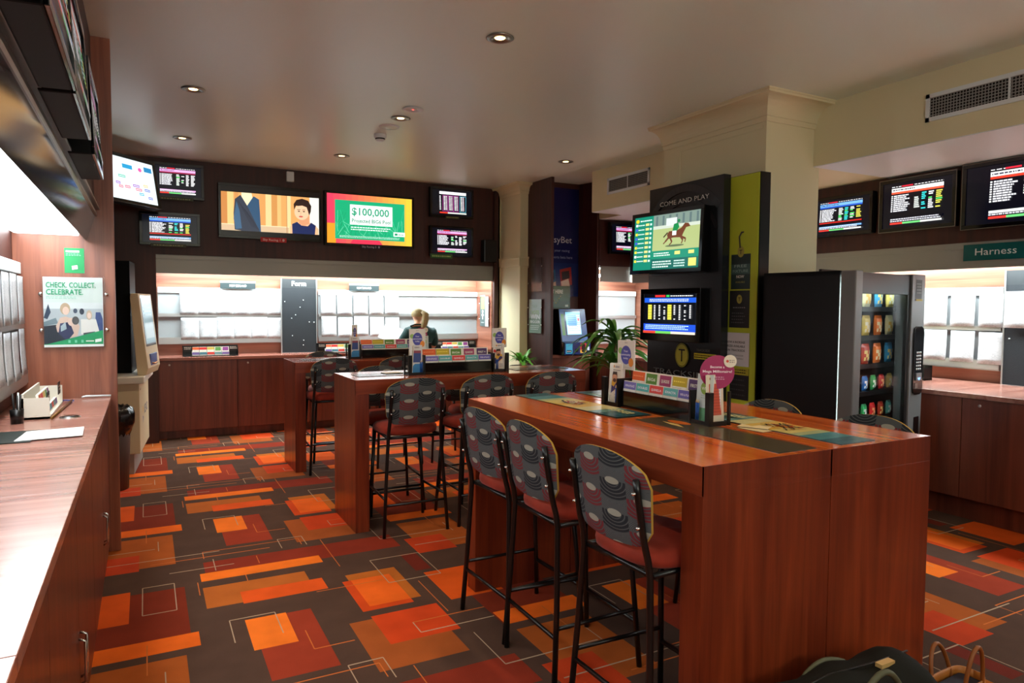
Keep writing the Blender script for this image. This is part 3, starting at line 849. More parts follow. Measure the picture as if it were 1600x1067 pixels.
def fashion_art(W, H):
    a = Art(); a.rect(0, 0, W, H, (10, 8, 8))
    b0, b1 = H * .10, H * .88
    a.rect(0, b0, W, b1, (222, 158, 92))
    for i, (u0, u1, c) in enumerate(((0, .06, (196, 128, 66)), (.06, .12, (238, 190, 120)), (.13, .17, (205, 140, 78)), (.38, .44, (214, 150, 84)), (.44, .5, (240, 200, 140)), (.5, .56, (202, 140, 76)), (.56, .6, (232, 180, 112)), (.66, .7, (244, 204, 146)))):
        a.rect(W * u0, b0, W * u1, b1, c)
    a.rect(0, b0, W * .68, b0 + H * .12, (206, 176, 140)); a.rect(0, b0 + H * .12, W * .68, b0 + H * .135, (240, 214, 170))
    a.rect(W * .90, b0, W, b1, (224, 226, 214)); a.rect(W * .655, b0, W * .662, b1, (180, 130, 80))
    # draped navy dress on a pale mannequin
    a.poly([(W * .20, b1), (W * .30, b1), (W * .31, H * .78), (W * .25, H * .56), (W * .2, H * .78)], (240, 222, 180))
    a.poly([(W * .13, b0 + H * .02), (W * .12, H * .45), (W * .135, H * .74), (W * .19, H * .83), (W * .255, H * .62), (W * .38, b0), (W * .2, b0)], (46, 52, 66))
    a.poly([(W * .255, H * .62), (W * .32, H * .82), (W * .375, H * .76), (W * .385, H * .4), (W * .39, b0), (W * .38, b0)], (40, 74, 104))
    a.poly([(W * .12, H * .35), (W * .15, H * .7), (W * .18, H * .5), (W * .2, b0 + H * .05), (W * .14, b0 + H * .03)], (58, 92, 122))
    for k in range(5): a.line(W * (.17 + k * .02), H * (.7 - k * .05), W * (.30 + k * .018), H * (.2 - k * .015), W * .004, (30, 34, 46))
    # woman with cropped dark hair in a navy top
    a.poly([(W * .69, b0), (W * .69, H * .24), (W * .715, H * .31), (W * .78, H * .36), (W * .88, H * .36), (W * .96, H * .30), (W * .995, H * .22), (W * .995, b0)], (232, 176, 134))
    a.poly([(W * .715, b0), (W * .712, H * .3), (W * .765, H * .35), (W * .81, H * .28), (W * .88, H * .27), (W * .915, H * .35), (W * .965, H * .29), (W * .955, b0)], (26, 38, 82))
    a.poly([(W * .785, H * .31), (W * .785, H * .42), (W * .89, H * .5), (W * .9, H * .33), (W * .84, H * .27)], (212, 148, 108))
    a.ell(W * .815, H * .56, W * .078, H * .165, (238, 188, 150), 30)
    a.poly([(W * .735, H * .60), (W * .73, H * .72), (W * .76, H * .81), (W * .82, H * .845), (W * .885, H * .81), (W * .918, H * .70), (W * .912, H * .58), (W * .895, H * .50), (W * .88, H * .6), (W * .868, H * .67), (W * .82, H * .70), (W * .775, H * .685), (W * .755, H * .69)], (44, 28, 24))
    for u in (.785, .838):
        a.ell(W * u, H * .575, W * .012, H * .012, (50, 30, 28), 12); a.line(W * (u - .018), H * .608, W * (u + .016), H * .612, H * .010, (70, 44, 36))
    a.line(W * .808, H * .565, W * .803, H * .505, H * .008, (206, 146, 112)); a.ell(W * .806, H * .465, W * .022, H * .016, (190, 70, 66), 14)
    a.rect(0, 0, W, b0, (10, 8, 8)); a.rect(0, b1, W, H, (10, 8, 8))
    return a

def money_art(W, H):
    a = Art()
    n = 14
    for i in range(n):
        t = i / (n - 1); c = tuple(int(p * (1 - t) + q * t) for p, q in zip((240, 60, 90), (250, 196, 60)))
        a.rect(W * i / n, 0, W * (i + 1) / n, H, c)
    a.rect(0, 0, W * .1, H * .4, (250, 150, 40)); a.poly([(W * .26, 0), (W * .3, H * .1), (W * .6, H * .1), (W * .64, 0)], (226, 50, 80))
    a.rect(W * .09, H * .09, W * .91, H * .88, (22, 164, 112))
    rr = random.Random(9)
    for k in range(60):
        u = rr.uniform(.1, .9); v = rr.uniform(.1, .4); l = rr.uniform(.05, .4); d = rr.uniform(-.08, .08)
        a.line(W * u, H * v, W * min(.9, max(.1, u + d)), H * min(.87, v + l), W * .003, rr.choice([(60, 196, 140), (14, 130, 86), (130, 220, 180)]))
    a.rect(W * .26, H * .39, W * .76, H * .80, (244, 250, 246))
    a.text('$100,000', W * .50, H * .59, H * .15, (28, 150, 110), width=W * .44, bold=True)
    a.text('Projected BIG6 Pool', W * .51, H * .44, H * .075, (20, 136, 98), width=W * .46, bold=True)
    a.scribble(W * .27, H * .27, W * .74, H * .36, 2, (240, 255, 245), .85, rr, (W * .01, W * .03), .45)
    a.scribble(W * .14, H * .115, W * .86, H * .165, 2, (210, 240, 225), .95, rr, (W * .008, W * .02), .4)
    a.rect(W * .77, H * .19, W * .91, H * .28, (240, 250, 246)); a.rect(W * .785, H * .21, W * .82, H * .255, (22, 150, 100)); a.scribble(W * .83, H * .21, W * .9, H * .25, 1, (22, 150, 100), 1, rr, (W * .01, W * .02))
    return a

def horse_art(W, H):
    a = Art(); a.rect(0, 0, W, H, (20, 140, 110)); rr = random.Random(2)
    a.rect(W * .30, H * .34, W, H, (168, 182, 120)); a.rect(W * .30, H * .80, W, H, (120, 140, 130)); a.rect(W * .30, H * .74, W, H * .80, (196, 206, 190))
    for k in range(7): a.rect(W * (.34 + k * .1), H * .80, W * (.37 + k * .1), H * .98, (90, 110, 110))
    a.rect(W * .5, H * .78, W * .66, H * .92, (210, 216, 214))
    a.ell(W * .64, H * .415, W * .14, H * .02, (90, 104, 70))
    hb = (104, 56, 34)
    a.poly([(W * .52, H * .62), (W * .55, H * .68), (W * .66, H * .68), (W * .73, H * .72), (W * .78, H * .80), (W * .83, H * .79), (W * .86, H * .73), (W * .80, H * .72), (W * .76, H * .62), (W * .74, H * .55), (W * .62, H * .56), (W * .54, H * .54)], hb)
    for u0, v0, u1, v1, u2, v2 in ((.55, .57, .50, .50, .47, .46), (.57, .56, .60, .48, .56, .43), (.72, .57, .76, .50, .74, .44), (.74, .56, .80, .52, .79, .46)):
        a.line(W * u0, H * v0, W * u1, H * v1, W * .022, hb); a.line(W * u1, H * v1, W * u2, H * v2, W * .014, hb)
    a.line(W * .53, H * .66, W * .47, H * .58, W * .015, (50, 26, 18))
    a.poly([(W * .60, H * .68), (W * .62, H * .80), (W * .68, H * .82), (W * .70, H * .74), (W * .66, H * .66)], (20, 130, 70)); a.ell(W * .69, H * .85, W * .02, H * .03, (20, 120, 70)); a.rect(W * .60, H * .6, W * .66, H * .68, (230, 236, 230))
    a.rect(0, 0, W * .30, H, (16, 128, 104))
    a.ell(W * .045, H * .93, W * .028, H * .035, (230, 200, 40)); a.scribble(W * .09, H * .905, W * .28, H * .95, 1, (230, 255, 240), 1, rr, (W * .01, W * .03))
    for k in range(9):
        v = H * (.83 - k * .085)
        a.rect(W * .02, v, W * .055, v + H * .045, rr.choice([(220, 60, 50), (240, 240, 240), (60, 90, 200), (240, 220, 60)]))
        a.scribble(W * .065, v, W * .17, v + H * .04, 1, (220, 250, 236), .9, rr, (W * .008, W * .02)); a.rect(W * .18, v, W * .235, v + H * .045, (222, 214, 130)); a.rect(W * .25, v, W * .28, v + H * .04, (200, 240, 220))
    a.rect(W * .30, 0, W, H * .34, (14, 134, 104)); a.scribble(W * .34, H * .23, W * .60, H * .31, 2, (230, 255, 240), .8, rr, (W * .01, W * .03)); a.rect(W * .66, H * .25, W * .74, H * .31, (226, 220, 120)); a.rect(W * .86, H * .25, W * .94, H * .31, (226, 220, 120))
    a.rect(W * .30, H * .0, W, H * .19, (8, 96, 84)); a.scribble(W * .33, H * .02, W * .62, H * .16, 3, (220, 250, 236), .8, rr, (W * .01, W * .03)); a.scribble(W * .66, H * .02, W * .84, H * .16, 3, (210, 250, 236), .8, rr, (W * .01, W * .02)); a.rect(W * .87, H * .03, W * .98, H * .17, (222, 214, 110))
    return a

def number_art(W, H):
    a = Art(); rr = random.Random(12); a.rect(0, 0, W, H, (4, 6, 14))
    a.rect(0, H * .78, W, H * .90, (30, 90, 220)); a.scribble(W * .1, H * .80, W * .9, H * .88, 2, (220, 235, 255), .9, rr, (W * .01, W * .04)); a.rect(W * .22, H * .92, W * .42, H * .97, (230, 50, 50)); a.rect(W * .44, H * .92, W * .5, H * .97, (60, 200, 90)); a.scribble(W * .52, H * .92, W * .95, H * .97, 1, (240, 240, 240), .95, rr, (W * .015, W * .04))
    for k in range(9):
        for i in range(9):
            v = H * (.69 - i * .042); u = W * (.08 + .098 * k)
            c = (240, 230, 80) if k in (0, 4) else (235, 235, 235)
            if k in (0, 4): a.rect(u, v, u + W * .075, v + H * .034, c)
            elif rr.random() < .85: a.rect(u + W * .02, v, u + W * .05, v + H * .026, c)
    a.rect(0, H * .06, W, H * .24, (30, 80, 210)); a.scribble(W * .04, H * .10, W * .96, H * .22, 3, (200, 240, 255), .8, rr, (W * .01, W * .04))
    a.rect(0, H * .0, W * .25, H * .06, (235, 70, 50)); a.rect(W * .25, 0, W * .55, H * .06, (110, 200, 90)); a.rect(W * .55, 0, W, H * .06, (240, 220, 200))
    return a

def tv(O, U, N, W, H, art, label, group=None, scr=None, bezel=0.03, depth=0.06, tilt=0.0, strip=None, edge=None, tall=0.0):
    """flat television; O = centre of the screen face, U across, N facing out"""
    U_, N_ = Vector(U).normalized(), Vector(N).normalized()
    r = empty('television', O, 0, label, 'television', group)
    R0 = Matrix(((U_.x, -N_.x, 0, 0), (U_.y, -N_.y, 0, 0), (U_.z, -N_.z, 1, 0), (0, 0, 0, 1)))
    r.matrix_world = Matrix.Translation(O) @ R0 @ Matrix.Rotation(-tilt, 4, 'X')
    w2, h2 = W / 2, H / 2
    sw, sh = W - 2 * bezel, H - 2 * bezel - tall
    zc = tall / 2
    mb = MB().box(-w2, w2, 0.004, depth, -h2, h2)
    mb.build('casing', M_CASE, r, bevel=0.006)
    mb = MB().box(-w2, w2, -0.006, 0.004, h2 - bezel, h2).box(-w2, w2, -0.006, 0.004, -h2, -h2 + bezel + tall).box(-w2, -w2 + bezel, -0.006, 0.004, -h2 + bezel + tall, h2 - bezel).box(w2 - bezel, w2, -0.006, 0.004, -h2 + bezel + tall, h2 - bezel)
    mb.build('bezel', M_GLOSS, r, bevel=0.002)
    if edge:
        MB().box(-w2 - .004, w2 + .004, -0.008, 0.0, h2, h2 + .005).box(-w2 - .004, w2 + .004, -0.008, 0.0, -h2 - .005, -h2).box(-w2 - .005, -w2, -0.008, 0.0, -h2, h2).box(w2, w2 + .005, -0.008, 0.0, -h2, h2).build('edge_strip', M_BRUSH, r)
    a = art(sw, sh)
    sheet('screen', a, sw, sh, (-sw / 2, 0.003, -sh / 2 + zc), (1, 0, 0), (0, 0, 1), scr or M_SCR, r, th=0.002, back=(2, 3, 8))
    MB().box(-0.05, 0.05, depth, depth + 0.05, -0.06, 0.06).build('wall_bracket', M_BMETAL, r)
    if strip:
        sw_, sh_, uc, col, txt, tcol = strip
        aa = Art()
        aa.rect(0, 0, sw_, sh_, col)
        if txt:
            aa.text(txt, sw_ * .42, sh_ * .28, sh_ * .46, tcol, width=sw_ * .68, bold=True); aa.ell(sw_ * .88, sh_ * .5, sh_ * .25, sh_ * .3, tcol, 10)
        else:
            aa.scribble(sw_ * .08, sh_ * .2, sw_ * .92, sh_ * .8, 1, tcol, .95, random.Random(3), (sw_ * .03, sw_ * .09))
        sheet('name_strip', aa, sw_, sh_, (uc - sw_ / 2, -0.012, -h2 - sh_ * .55), (1, 0, 0), (0, 0, 1), M_PRINT, r, th=0.003, back=col)
    return r

UB, NB = (1, 0, 0), (0, -1, 0)
YB = 8.83
def btv(x0, x1, z0, z1, art, label, **k):
    return tv(((x0 + x1) / 2, YB, (z0 + z1) / 2), UB, NB, x1 - x0, z1 - z0, art, label, **k)
ST = (0.36, 0.035, -0.02, (60, 66, 44), None, (150, 156, 110))
btv(0.08, 0.63, 2.80, 3.20, lambda w, h: racing_art(w, h, 'pink', 1), 'small television with pink banded results, top one beside the tilted white screen', strip=ST, group='small results televisions on the back fascia')
btv(-0.04, 0.58, 2.27, 2.64, lambda w, h: racing_art(w, h, 'blue', 2), 'small television with blue and red results under the pink banded one', strip=ST, group='small results televisions on the back fascia')
btv(0.78, 1.97, 2.39, 3.03, fashion_art, 'wide television showing a woman in a navy top beside a draped dress', strip=(0.30, 0.055, 0.02, (200, 34, 30), 'Sky Racing 1', (250, 220, 215)), group='wide televisions on the back fascia')
btv(2.01, 3.19, 2.36, 3.04, money_art, 'wide television with green $100,000 pool advert in red and yellow surround', strip=(0.28, 0.05, 0.0, (26, 22, 40), 'Sky Racing 2', (190, 190, 200)), group='wide televisions on the back fascia')
btv(3.42, 4.06, 2.81, 3.21, lambda w, h: grid_art(w, h, 3), 'small television with purple ruled number columns above another television', strip=(0.2, 0.035, 0.0, (66, 66, 30), None, (170, 170, 90)), group='small results televisions on the back fascia')
btv(3.42, 4.06, 2.28, 2.69, lambda w, h: racing_art(w, h, 'pink', 5), 'small television with a green strip below it next to the black loudspeaker', strip=(0.32, 0.06, -0.16, (46, 96, 30), None, (170, 200, 120)), group='small results televisions on the back fascia')
# tilted screen on an arm in the far corner
tv((-0.12, 8.02, 2.85), Vector((0.52, 0.60, 0)), Vector((0.60, -0.52, 0)), 0.80, 0.50, lambda w, h: white_art(w, h), 'white menu screen tilted down on an arm in the far corner', tilt=0.16, bezel=0.035, depth=0.09)
ctv = [o for o in COL.objects if o.get('label', '').startswith('white menu screen')][0]
MB().tube([(0, .10, 0), (-.02, .30, 0), (-.02, .85, .05)], .022, 10).build('wall_arm', M_BMETAL, ctv)
# side wall screens
def rtv(y1, y0, z0, z1, art, label, **k):
    return tv((5.84, (y0 + y1) / 2, (z0 + z1) / 2), (0, -1, 0), (-1, 0, 0), y1 - y0, z1 - z0, art, label, group='results televisions on the side fascia', **k)
rtv(4.72, 4.06, 2.29, 2.67, lambda w, h: racing_art(w, h, 'blue', 7), 'television with blue headed runner list next to the cream pillar')
rtv(3.99, 3.33, 2.28, 2.73, lambda w, h: racing_art(w, h, 'red', 8), 'silver edged television with orange headed list between two others on the side fascia', edge=True)
rtv(3.28, 2.42, 2.24, 2.75, lambda w, h: racing_art(w, h, 'wide', 11), 'larger silver edged television with red rows above the Harness sign', edge=True)
# alcove screen
tv((5.78, 7.56, 2.52), UB, NB, 0.62, 0.42, lambda w, h: racing_art(w, h, 'pink', 13), 'television with a small magenta grid in the alcove above the dracaena', depth=0.05)
# canopy screens over the corridor counter
for i, (y0, y1) in enumerate(((0.36, 0.98), (1.01, 1.63), (1.66, 2.28), (2.31, 2.93), (3.2, 3.84))):
    tv((-0.16 - .004 * i, (y0 + y1) / 2, 2.375), (0, 1, 0), (1, 0, 0), y1 - y0, 0.38, lambda w, h, i=i: racing_art(w, h, ['pink', 'blue', 'blue', 'red', 'pink'][i], 30 + i), 'black television seen edge on, %s of the row over the corridor counter' % ORD[i], 'televisions over the corridor counter', scr=M_DIMSCR, tilt=0.04, depth=0.085, bezel=0.03)

# ================================================================== TALL DISPLAY BOARDS ON THE PILLAR
UP, NP = (0, -1, 0), (-1, 0, 0)
r = empty('lime_board', (4.33, 4.5, 0), 0, 'tall lime green board with black edge fixed to the cream pillar', 'display board')
r.location = (0, 0, 0)
Bx(4.24, 4.345, 3.89, 4.98, 0.02, 2.66).build('core', M_BLACK, r)
Bx(4.232, 4.24, 3.90, 4.98, 0.02, 2.655).build('face', M_LIME, r)
r = empty('black_board', (0, 0, 0), 0, 'tall black board reading COME AND PLAY that carries two televisions', 'display board')
mb = MB().box(4.15, 4.225, 4.19, 5.12, 0.02, 2.68, (30, 32, 35))
a = Art()
for k in range(24):
    t0, t1 = PI * (0.12 + 0.76 * k / 24), PI * (0.12 + 0.76 * (k + 1) / 24)
    for r0, r1, c in ((0.50, 0.56, (46, 48, 51)), (0.40, 0.44, (40, 42, 45))):
        a.poly([(0.465 + r0 * math.cos(t0), 2.1 + r0 * math.sin(t0)), (0.465 + r1 * math.cos(t0), 2.1 + r1 * math.sin(t0)), (0.465 + r1 * math.cos(t1), 2.1 + r1 * math.sin(t1)), (0.465 + r0 * math.cos(t1), 2.1 + r0 * math.sin(t1))], c)
a.it = [it for it in a.it if max(p[0] for p in it[0]) < 0.925 and min(p[0] for p in it[0]) > 0.005]
a.text('COME AND PLAY', 0.47, 2.505, 0.04, (214, 214, 208), width=0.62)
a.ell(0.485, 1.185, 0.085, 0.105, (150, 148, 50), 36); a.ell(0.485, 1.185, 0.078, 0.098, (28, 30, 30), 36); a.ell(0.485, 1.185, 0.074, 0.094, (176, 168, 62), 36)
a.rect(0.445, 1.225, 0.525, 1.238, (24, 24, 20)); a.rect(0.477, 1.13, 0.493, 1.23, (24, 24, 20))
a.text('TRACKSIDE', 0.47, 1.00, 0.05, (98, 102, 104), width=0.72)
a.text('TRACKSIDE', 0.745, 1.232, 0.02, (110, 112, 100), width=0.16)
a.rect(0.64, 1.165, 0.90, 1.215, (196, 184, 50)); a.scribble(0.65, 1.172, 0.89, 1.208, 2, (40, 40, 20), .95, random.Random(6), (.008, .02), .45)
a.into(mb, (4.15, 5.12, 0), UP, (0, 0, 1), step=0.0004)
mb.build('board', M_GPRINT, r, fix=False)
tv((4.03, 4.755, 2.175), (0.08, -0.99, 0), (-0.99, -0.08, 0), 0.86, 0.55, horse_art, 'television showing a galloping racehorse on the black COME AND PLAY board', bezel=0.035, depth=0.08, tilt=0.05)
tv((4.06, 4.72, 1.535), (0.10, -0.98, 0), (-0.98, -0.10, 0), 0.70, 0.46, number_art, 'television with blue banded number table below the racehorse television', bezel=0.045, depth=0.08, tall=0.02)
# things fixed to the lime board
def lime(y1, z0, W, H, art, name, label, cat, th=0.003, x=4.229):
    o = sheet(name, art, W, H, (x, y1, z0), UP, (0, 0, 1), M_PRINT, None, th=th, back=(40, 44, 44))
    return tag(o, label, cat)
a = Art().rect(0, 0, .2, .28, (34, 56, 54)).rect(0, .12, .2, .2, (60, 92, 88)).ell(.1, .30, .035, .045, (170, 160, 70))
a.text('T', .1, .28, .035, (30, 30, 20), bold=True).text('FREE', .1, .175, .022, (170, 196, 190), width=.13).text('FIXTURE', .1, .135, .022, (150, 180, 172), width=.16).text('NOW', .1, .09, .022, (240, 240, 230), bold=True).text('AVAILABLE', .1, .05, .014, (180, 180, 90))
a.poly([(.085, .33), (.075, .42), (.10, .46), (.13, .46), (.13, .45), (.108, .445), (.09, .42), (.10, .33)], (46, 48, 46))
lime(4.17, 1.75, .2, .28, a, 'hanging_tag', 'dark green hang tag taped by its strap to the lime board', 'sign')
a = Art().rect(0, 0, .21, .3, (30, 33, 35)).ell(.105, .23, .028, .036, (170, 160, 70)).text('T', .105, .215, .03, (30, 30, 20), bold=True).scribble(.04, .155, .17, .17, 1, (150, 150, 150), .9, random.Random(1), (.01, .02)).scribble(.03, .03, .18, .13, 4, (100, 102, 104), .8, random.Random(2), (.01, .02), .3)
lime(4.18, 1.44, .21, .3, a, 'black_leaflet', 'black leaflet below the hang tag on the lime board', 'leaflet')
a = Art().rect(0, 0, .30, .27, (222, 222, 226))
for i, t in enumerate(('NOW A INCREASE', 'PRIZES AVAILABLE', 'ON TRACKSIDE')): a.text(t, .155, .185 - .033 * i, .017, (40, 40, 46), width=.2, bold=True)
for i, t in enumerate(('REFER TO TRACKSIDE', 'SCREEN FOR DETAILS')): a.text(t, .155, .08 - .025 * i, .011, (70, 70, 76), width=.17)
lime(4.26, 1.13, .30, .27, a, 'paper_notice', 'white paper notice with black lettering taped on the lime board', 'notice')
a = Art().rect(0, 0, .2, .20, (30, 33, 35)).rect(0, .2, .2, .255, (178, 170, 46)).scribble(.02, .21, .18, .25, 2, (50, 50, 20), .9, random.Random(4), (.008, .02), .4).scribble(.02, .02, .18, .18, 4, (70, 72, 74), .8, random.Random(5), (.01, .02), .25)
lime(4.16, 0.86, .2, .255, a, 'black_leaflet', 'black leaflet with yellow header below the white notice', 'leaflet')

# ================================================================== AIR GRILLES
def grille(y1, y0, z0, z1, label):
    r = empty('air_grille', (0, 0, 0), 0, label, 'air vent', 'air grilles on the cream bulkhead')
    x = 4.9; f = 0.028
    MB().box(x - .012, x, y0, y1, z1 - f, z1).box(x - .012, x, y0, y1, z0, z0 + f).box(x - .012, x, y0, y0 + f, z0, z1).box(x - .012, x, y1 - f, y1, z0, z1).box(x - .010, x, (y0 + y1) / 2 - .006, (y0 + y1) / 2 + .006, z0, z1).build('frame', M_WHITE, r)
    Bx(x - .0015, x - .0005, y0 + f, y1 - f, z0 + f, z1 - f).build('opening', M_VENT, r)
    mb = MB(); k = z0 + f + .012
    while k < z1 - f: mb.box(x - .009, x - .005, y0 + f, y1 - f, k - .0025, k + .0025); k += .02
    k = y0 + f + .012
    while k < y1 - f: mb.box(x - .007, x - .003, k - .002, k + .002, z0 + f, z1 - f); k += .02
    mb.build('blade', mat('grille_grey', (150, 150, 146), .5), r)
grille(6.83, 6.05, 2.935, 3.125, 'white air grille on the short cream bulkhead beyond the pillar')
grille(3.02, 1.95, 2.915, 3.105, 'white air grille on the cream bulkhead above the side televisions')

# ================================================================== CEILING FITTINGS
def downlight(x, y, label, lit=True, k=1.0):
    r = empty('downlight', (x, y, CZ), 0, label, 'ceiling light', 'recessed halogen downlights')
    MB().lathe([(0.082, -0.001), (0.088, -0.006), (0.072, -0.012), (0.052, -0.010), (0.05, -0.006), (0.036, -0.006), (0.034, -0.001)], n=28).build('ring', M_BRUSH if lit else M_WHITE, r)
    MB().lathe([(0.0, -0.006), (0.03, -0.006), (0.034, -0.001)], n=20).build('lens', M_BULB if lit else M_WHITE, r)
    if not lit:
        MB().lathe([(0.0, -0.011), (0.008, -0.010), (0.01, -0.006)], n=10).build('indicator', M_RED_LED, r)
    if lit:
        l = bpy.data.lights.new('downlight_beam', 'SPOT')
        l.energy = E_DOWN * k; l.color = (1.0, 0.78, 0.54); l.spot_size = math.radians(110); l.spot_blend = 0.8; l.shadow_soft_size = 0.04
        lo = bpy.data.objects.new('downlight_beam', l); COL.objects.link(lo); lo.parent = r; lo.location = (0, 0, -0.03)
DL = [(1.97, 3.90, 'large looking lit downlight over the double bar table'), (0.36, 5.95, 'lit downlight over the aisle beside the fin wall'), (0.36, 7.73, 'lit downlight in front of the small corner televisions'),
      (1.96, 7.76, 'lit downlight in front of the two wide televisions'), (2.03, 5.96, 'lit downlight between the round sensor and the ceiling speaker'), (4.28, 6.79, 'lit downlight next to the short cream bulkhead')]
for x, y, l in DL: downlight(x, y, l)
for x, y, l in ((0.36, 3.85, 'added unseen downlight over the aisle level with the double bar table'), (3.75, 1.9, 'added unseen downlight over the floor in front of the vending machine'), (0.36, 2.0, 'added unseen downlight over the start of the corridor counter'), (1.97, 2.0, 'added unseen downlight over the handbag end of the double bar table')):  # extra downlights added out of view, carrying the grid on for more light
    downlight(x, y, l, k=.6)
downlight(2.03, 5.64, 'unlit round ceiling sensor with a small red light', lit=False)
r = empty('ceiling_speaker', (2.035, 6.30, CZ), 0, 'flat round white ceiling speaker between downlight and smoke detector', 'speaker')
MB().lathe([(0.0, -0.008), (0.075, -0.008), (0.078, -0.004)], n=32).build('mesh_cover', M_CEIL, r)
MB().lathe([(0.078, -0.009), (0.09, -0.009), (0.095, -0.001)], n=32).build('rim', M_WHITE, r)
r = empty('smoke_detector', (2.05, 6.63, CZ), 0, 'small white smoke detector hanging under the ceiling near the speaker', 'smoke detector')
MB().lathe([(0.0, -0.065), (0.03, -0.065), (0.045, -0.05), (0.045, -0.035), (0.06, -0.03), (0.06, 0.0)], n=28).build('body', M_WHITE, r)
MB().lathe([(0.046, -0.05), (0.047, -0.045), (0.047, -0.038)], n=28).build('slot_ring', M_VENT, r)
o = Bx(1.56, 1.65, BY - 0.05, BY, 3.11, 3.235).build('wall_sensor', M_WHITE, bevel=0.01); tag(o, 'small white sensor box on the back fascia above the wide televisions', 'sensor')
r = empty('loudspeaker', (0, 0, 0), 0, 'slim black loudspeaker at the end of the back fascia', 'loudspeaker')
Bx(4.20, 4.40, BY - 0.14, BY - 0.01, 2.22, 2.53).build('cabinet', M_BLACK, r, bevel=0.01)
Bx(4.21, 4.39, BY - 0.147, BY - 0.141, 2.23, 2.52).build('cloth_front', mat('speaker_cloth', (36, 38, 38), 0.9, bump=.5, bscale=400), r)

# ================================================================== SIGNS
def sign(name, W, H, art, O, U, label, cat='sign', th=0.008, m=None):
    return tag(sheet(name, art, W, H, O, U, (0, 0, 1), m or M_PRINT, None, th=th, back=(20, 22, 22)), label, cat)
for x, lab in ((0.84, 'dark NEW ZEALAND sign on the rack in the far corner'), (2.47, 'dark NEW ZEALAND sign on the rack beside the person')):
    a = Art().rect(0, 0, .42, .085, (30, 44, 46)).rect(0, .075, .42, .1, (150, 160, 160)).text('NEW ZEALAND', .21, .028, .026, (235, 240, 240), width=.2, bold=True)
    sign('rack_sign', .42, .1, a, (x, 9.42, 1.80), (1, 0, 0), lab)
a = Art().rect(0, 0, .50, .13, (12, 84, 84)).text('Harness', .24, .042, .055, (214, 222, 220), width=.30)
sign('hanging_sign', .50, .13, a, (5.885, 3.28, 1.99), (0, -1, 0), 'dark teal Harness sign on the light pelmet of the side wall', m=M_GPRINT)
# boards in the niche
a = Art().rect(0, 0, .58, 1.45, (14, 22, 78)).rect(0, 0, .58, .45, (16, 34, 92))
a.text('EasyBet', .27, 0.72, .085, (196, 200, 214), width=.40)
a.text('Place your racing', .255, .60, .034, (150, 158, 190), width=.36).text('and sports bets here', .27, .51, .034, (150, 158, 190), width=.42)
a.poly([(.06, .32), (.21, .36), (.22, .16), (.08, .14)], (24, 84, 120)); a.poly([(.09, .29), (.19, .32), (.20, .22), (.10, .21)], (14, 34, 60)); a.poly([(.12, .16), (.22, .2), (.23, .12), (.14, .1)], (190, 160, 140))
a.poly([(.28, .36), (.46, .40), (.48, .16), (.30, .12)], (150, 40, 34)); a.poly([(.31, .33), (.43, .35), (.44, .25), (.32, .22)], (40, 20, 20)); a.poly([(.30, .2), (.42, .24), (.45, .12), (.33, .08)], (206, 178, 158))
sign('wall_graphic', .58, 1.45, a, (4.665, 7.972, 1.74), (1, 0, 0), 'tall dark blue betting graphic on the niche above the terminal', 'sign', m=M_GPRINT)
a = Art().rect(0, 0, .44, .30, (30, 84, 40)).rect(0, 0, .44, .1, (24, 70, 34)).text('BET HERE', .215, .20, .05, (224, 232, 220), width=.22, bold=True)
for k in range(4): a.rect(.14 + k * .022, .155 - k * .03, .15 + k * .022, .167 - k * .03, (226, 214, 110)); a.rect(.28 - k * .022, .155 - k * .03, .29 - k * .022, .167 - k * .03, (226, 214, 110))
a.rect(.36, .02, .41, .05, (230, 240, 230))
sign('green_sign', .44, .30, a, (4.67, 7.962, 1.58), (1, 0, 0), 'green BET HERE sign directly above the blue terminal', m=M_GPRINT)
# EasyBet terminal
r = empty('betting_terminal', (4.935, 7.73, 0.972), 0.10, 'blue self service betting terminal with lit screen in the niche', 'betting terminal')
body = [(-.20, .0), (.16, .0), (.16, .50), (.02, .60), (-.07, .60), (-.15, .18), (-.20, .17)]
M = Matrix(((0, 0, 1, 0), (1, 0, 0, 0), (0, 1, 0, 0), (0, 0, 0, 1)))
MB().prism(body, -.225, .225, M).build('housing', M_GLOSS, r, bevel=0.006)
sl = math.atan2(.08, .42)
def onface(u0, v0, W, H, art, name, m, th=.004, out=.0):
    U = Vector((1, 0, 0)); V = Vector((0, math.sin(sl), math.cos(sl))); Nn = U.cross(V)
    O = Vector((0, -.15, .18)) + U * u0 + V * v0 + Nn * out
    return sheet(name, art, W, H, O, U, V, m, r, th=th, back=(30, 58, 110))
onface(-.215, .0, .43, .425, Art().rect(0, 0, .43, .425, (44, 84, 140)).rect(.33, .40, .39, .412, (20, 24, 60)).rect(.02, .08, .07, .36, (60, 130, 60)), 'front_plate', M_GPRINT, out=.004)
a = Art().rect(0, 0, .24, .30, (120, 190, 235)); rr = random.Random(8)
a.rect(0, .27, .24, .30, (90, 170, 225)).rect(.01, .01, .23, .13, (214, 240, 252))
for k in range(6): a.rect(.03, .245 - k * .025, .17, .26 - k * .025, (70, 140, 205)); a.rect(.18, .245 - k * .025, .23, .26 - k * .025, (230, 244, 252))
a.ell(.205, .20, .018, .018, (230, 110, 120)); a.scribble(.03, .04, .21, .12, 3, (150, 200, 230), .8, rr, (.01, .03), .3)
onface(-.12, .085, .24, .30, a, 'screen', M_SCR, out=.008)
onface(-.13, .075, .26, .32, None, 'screen_surround', M_GLOSS, out=.006)
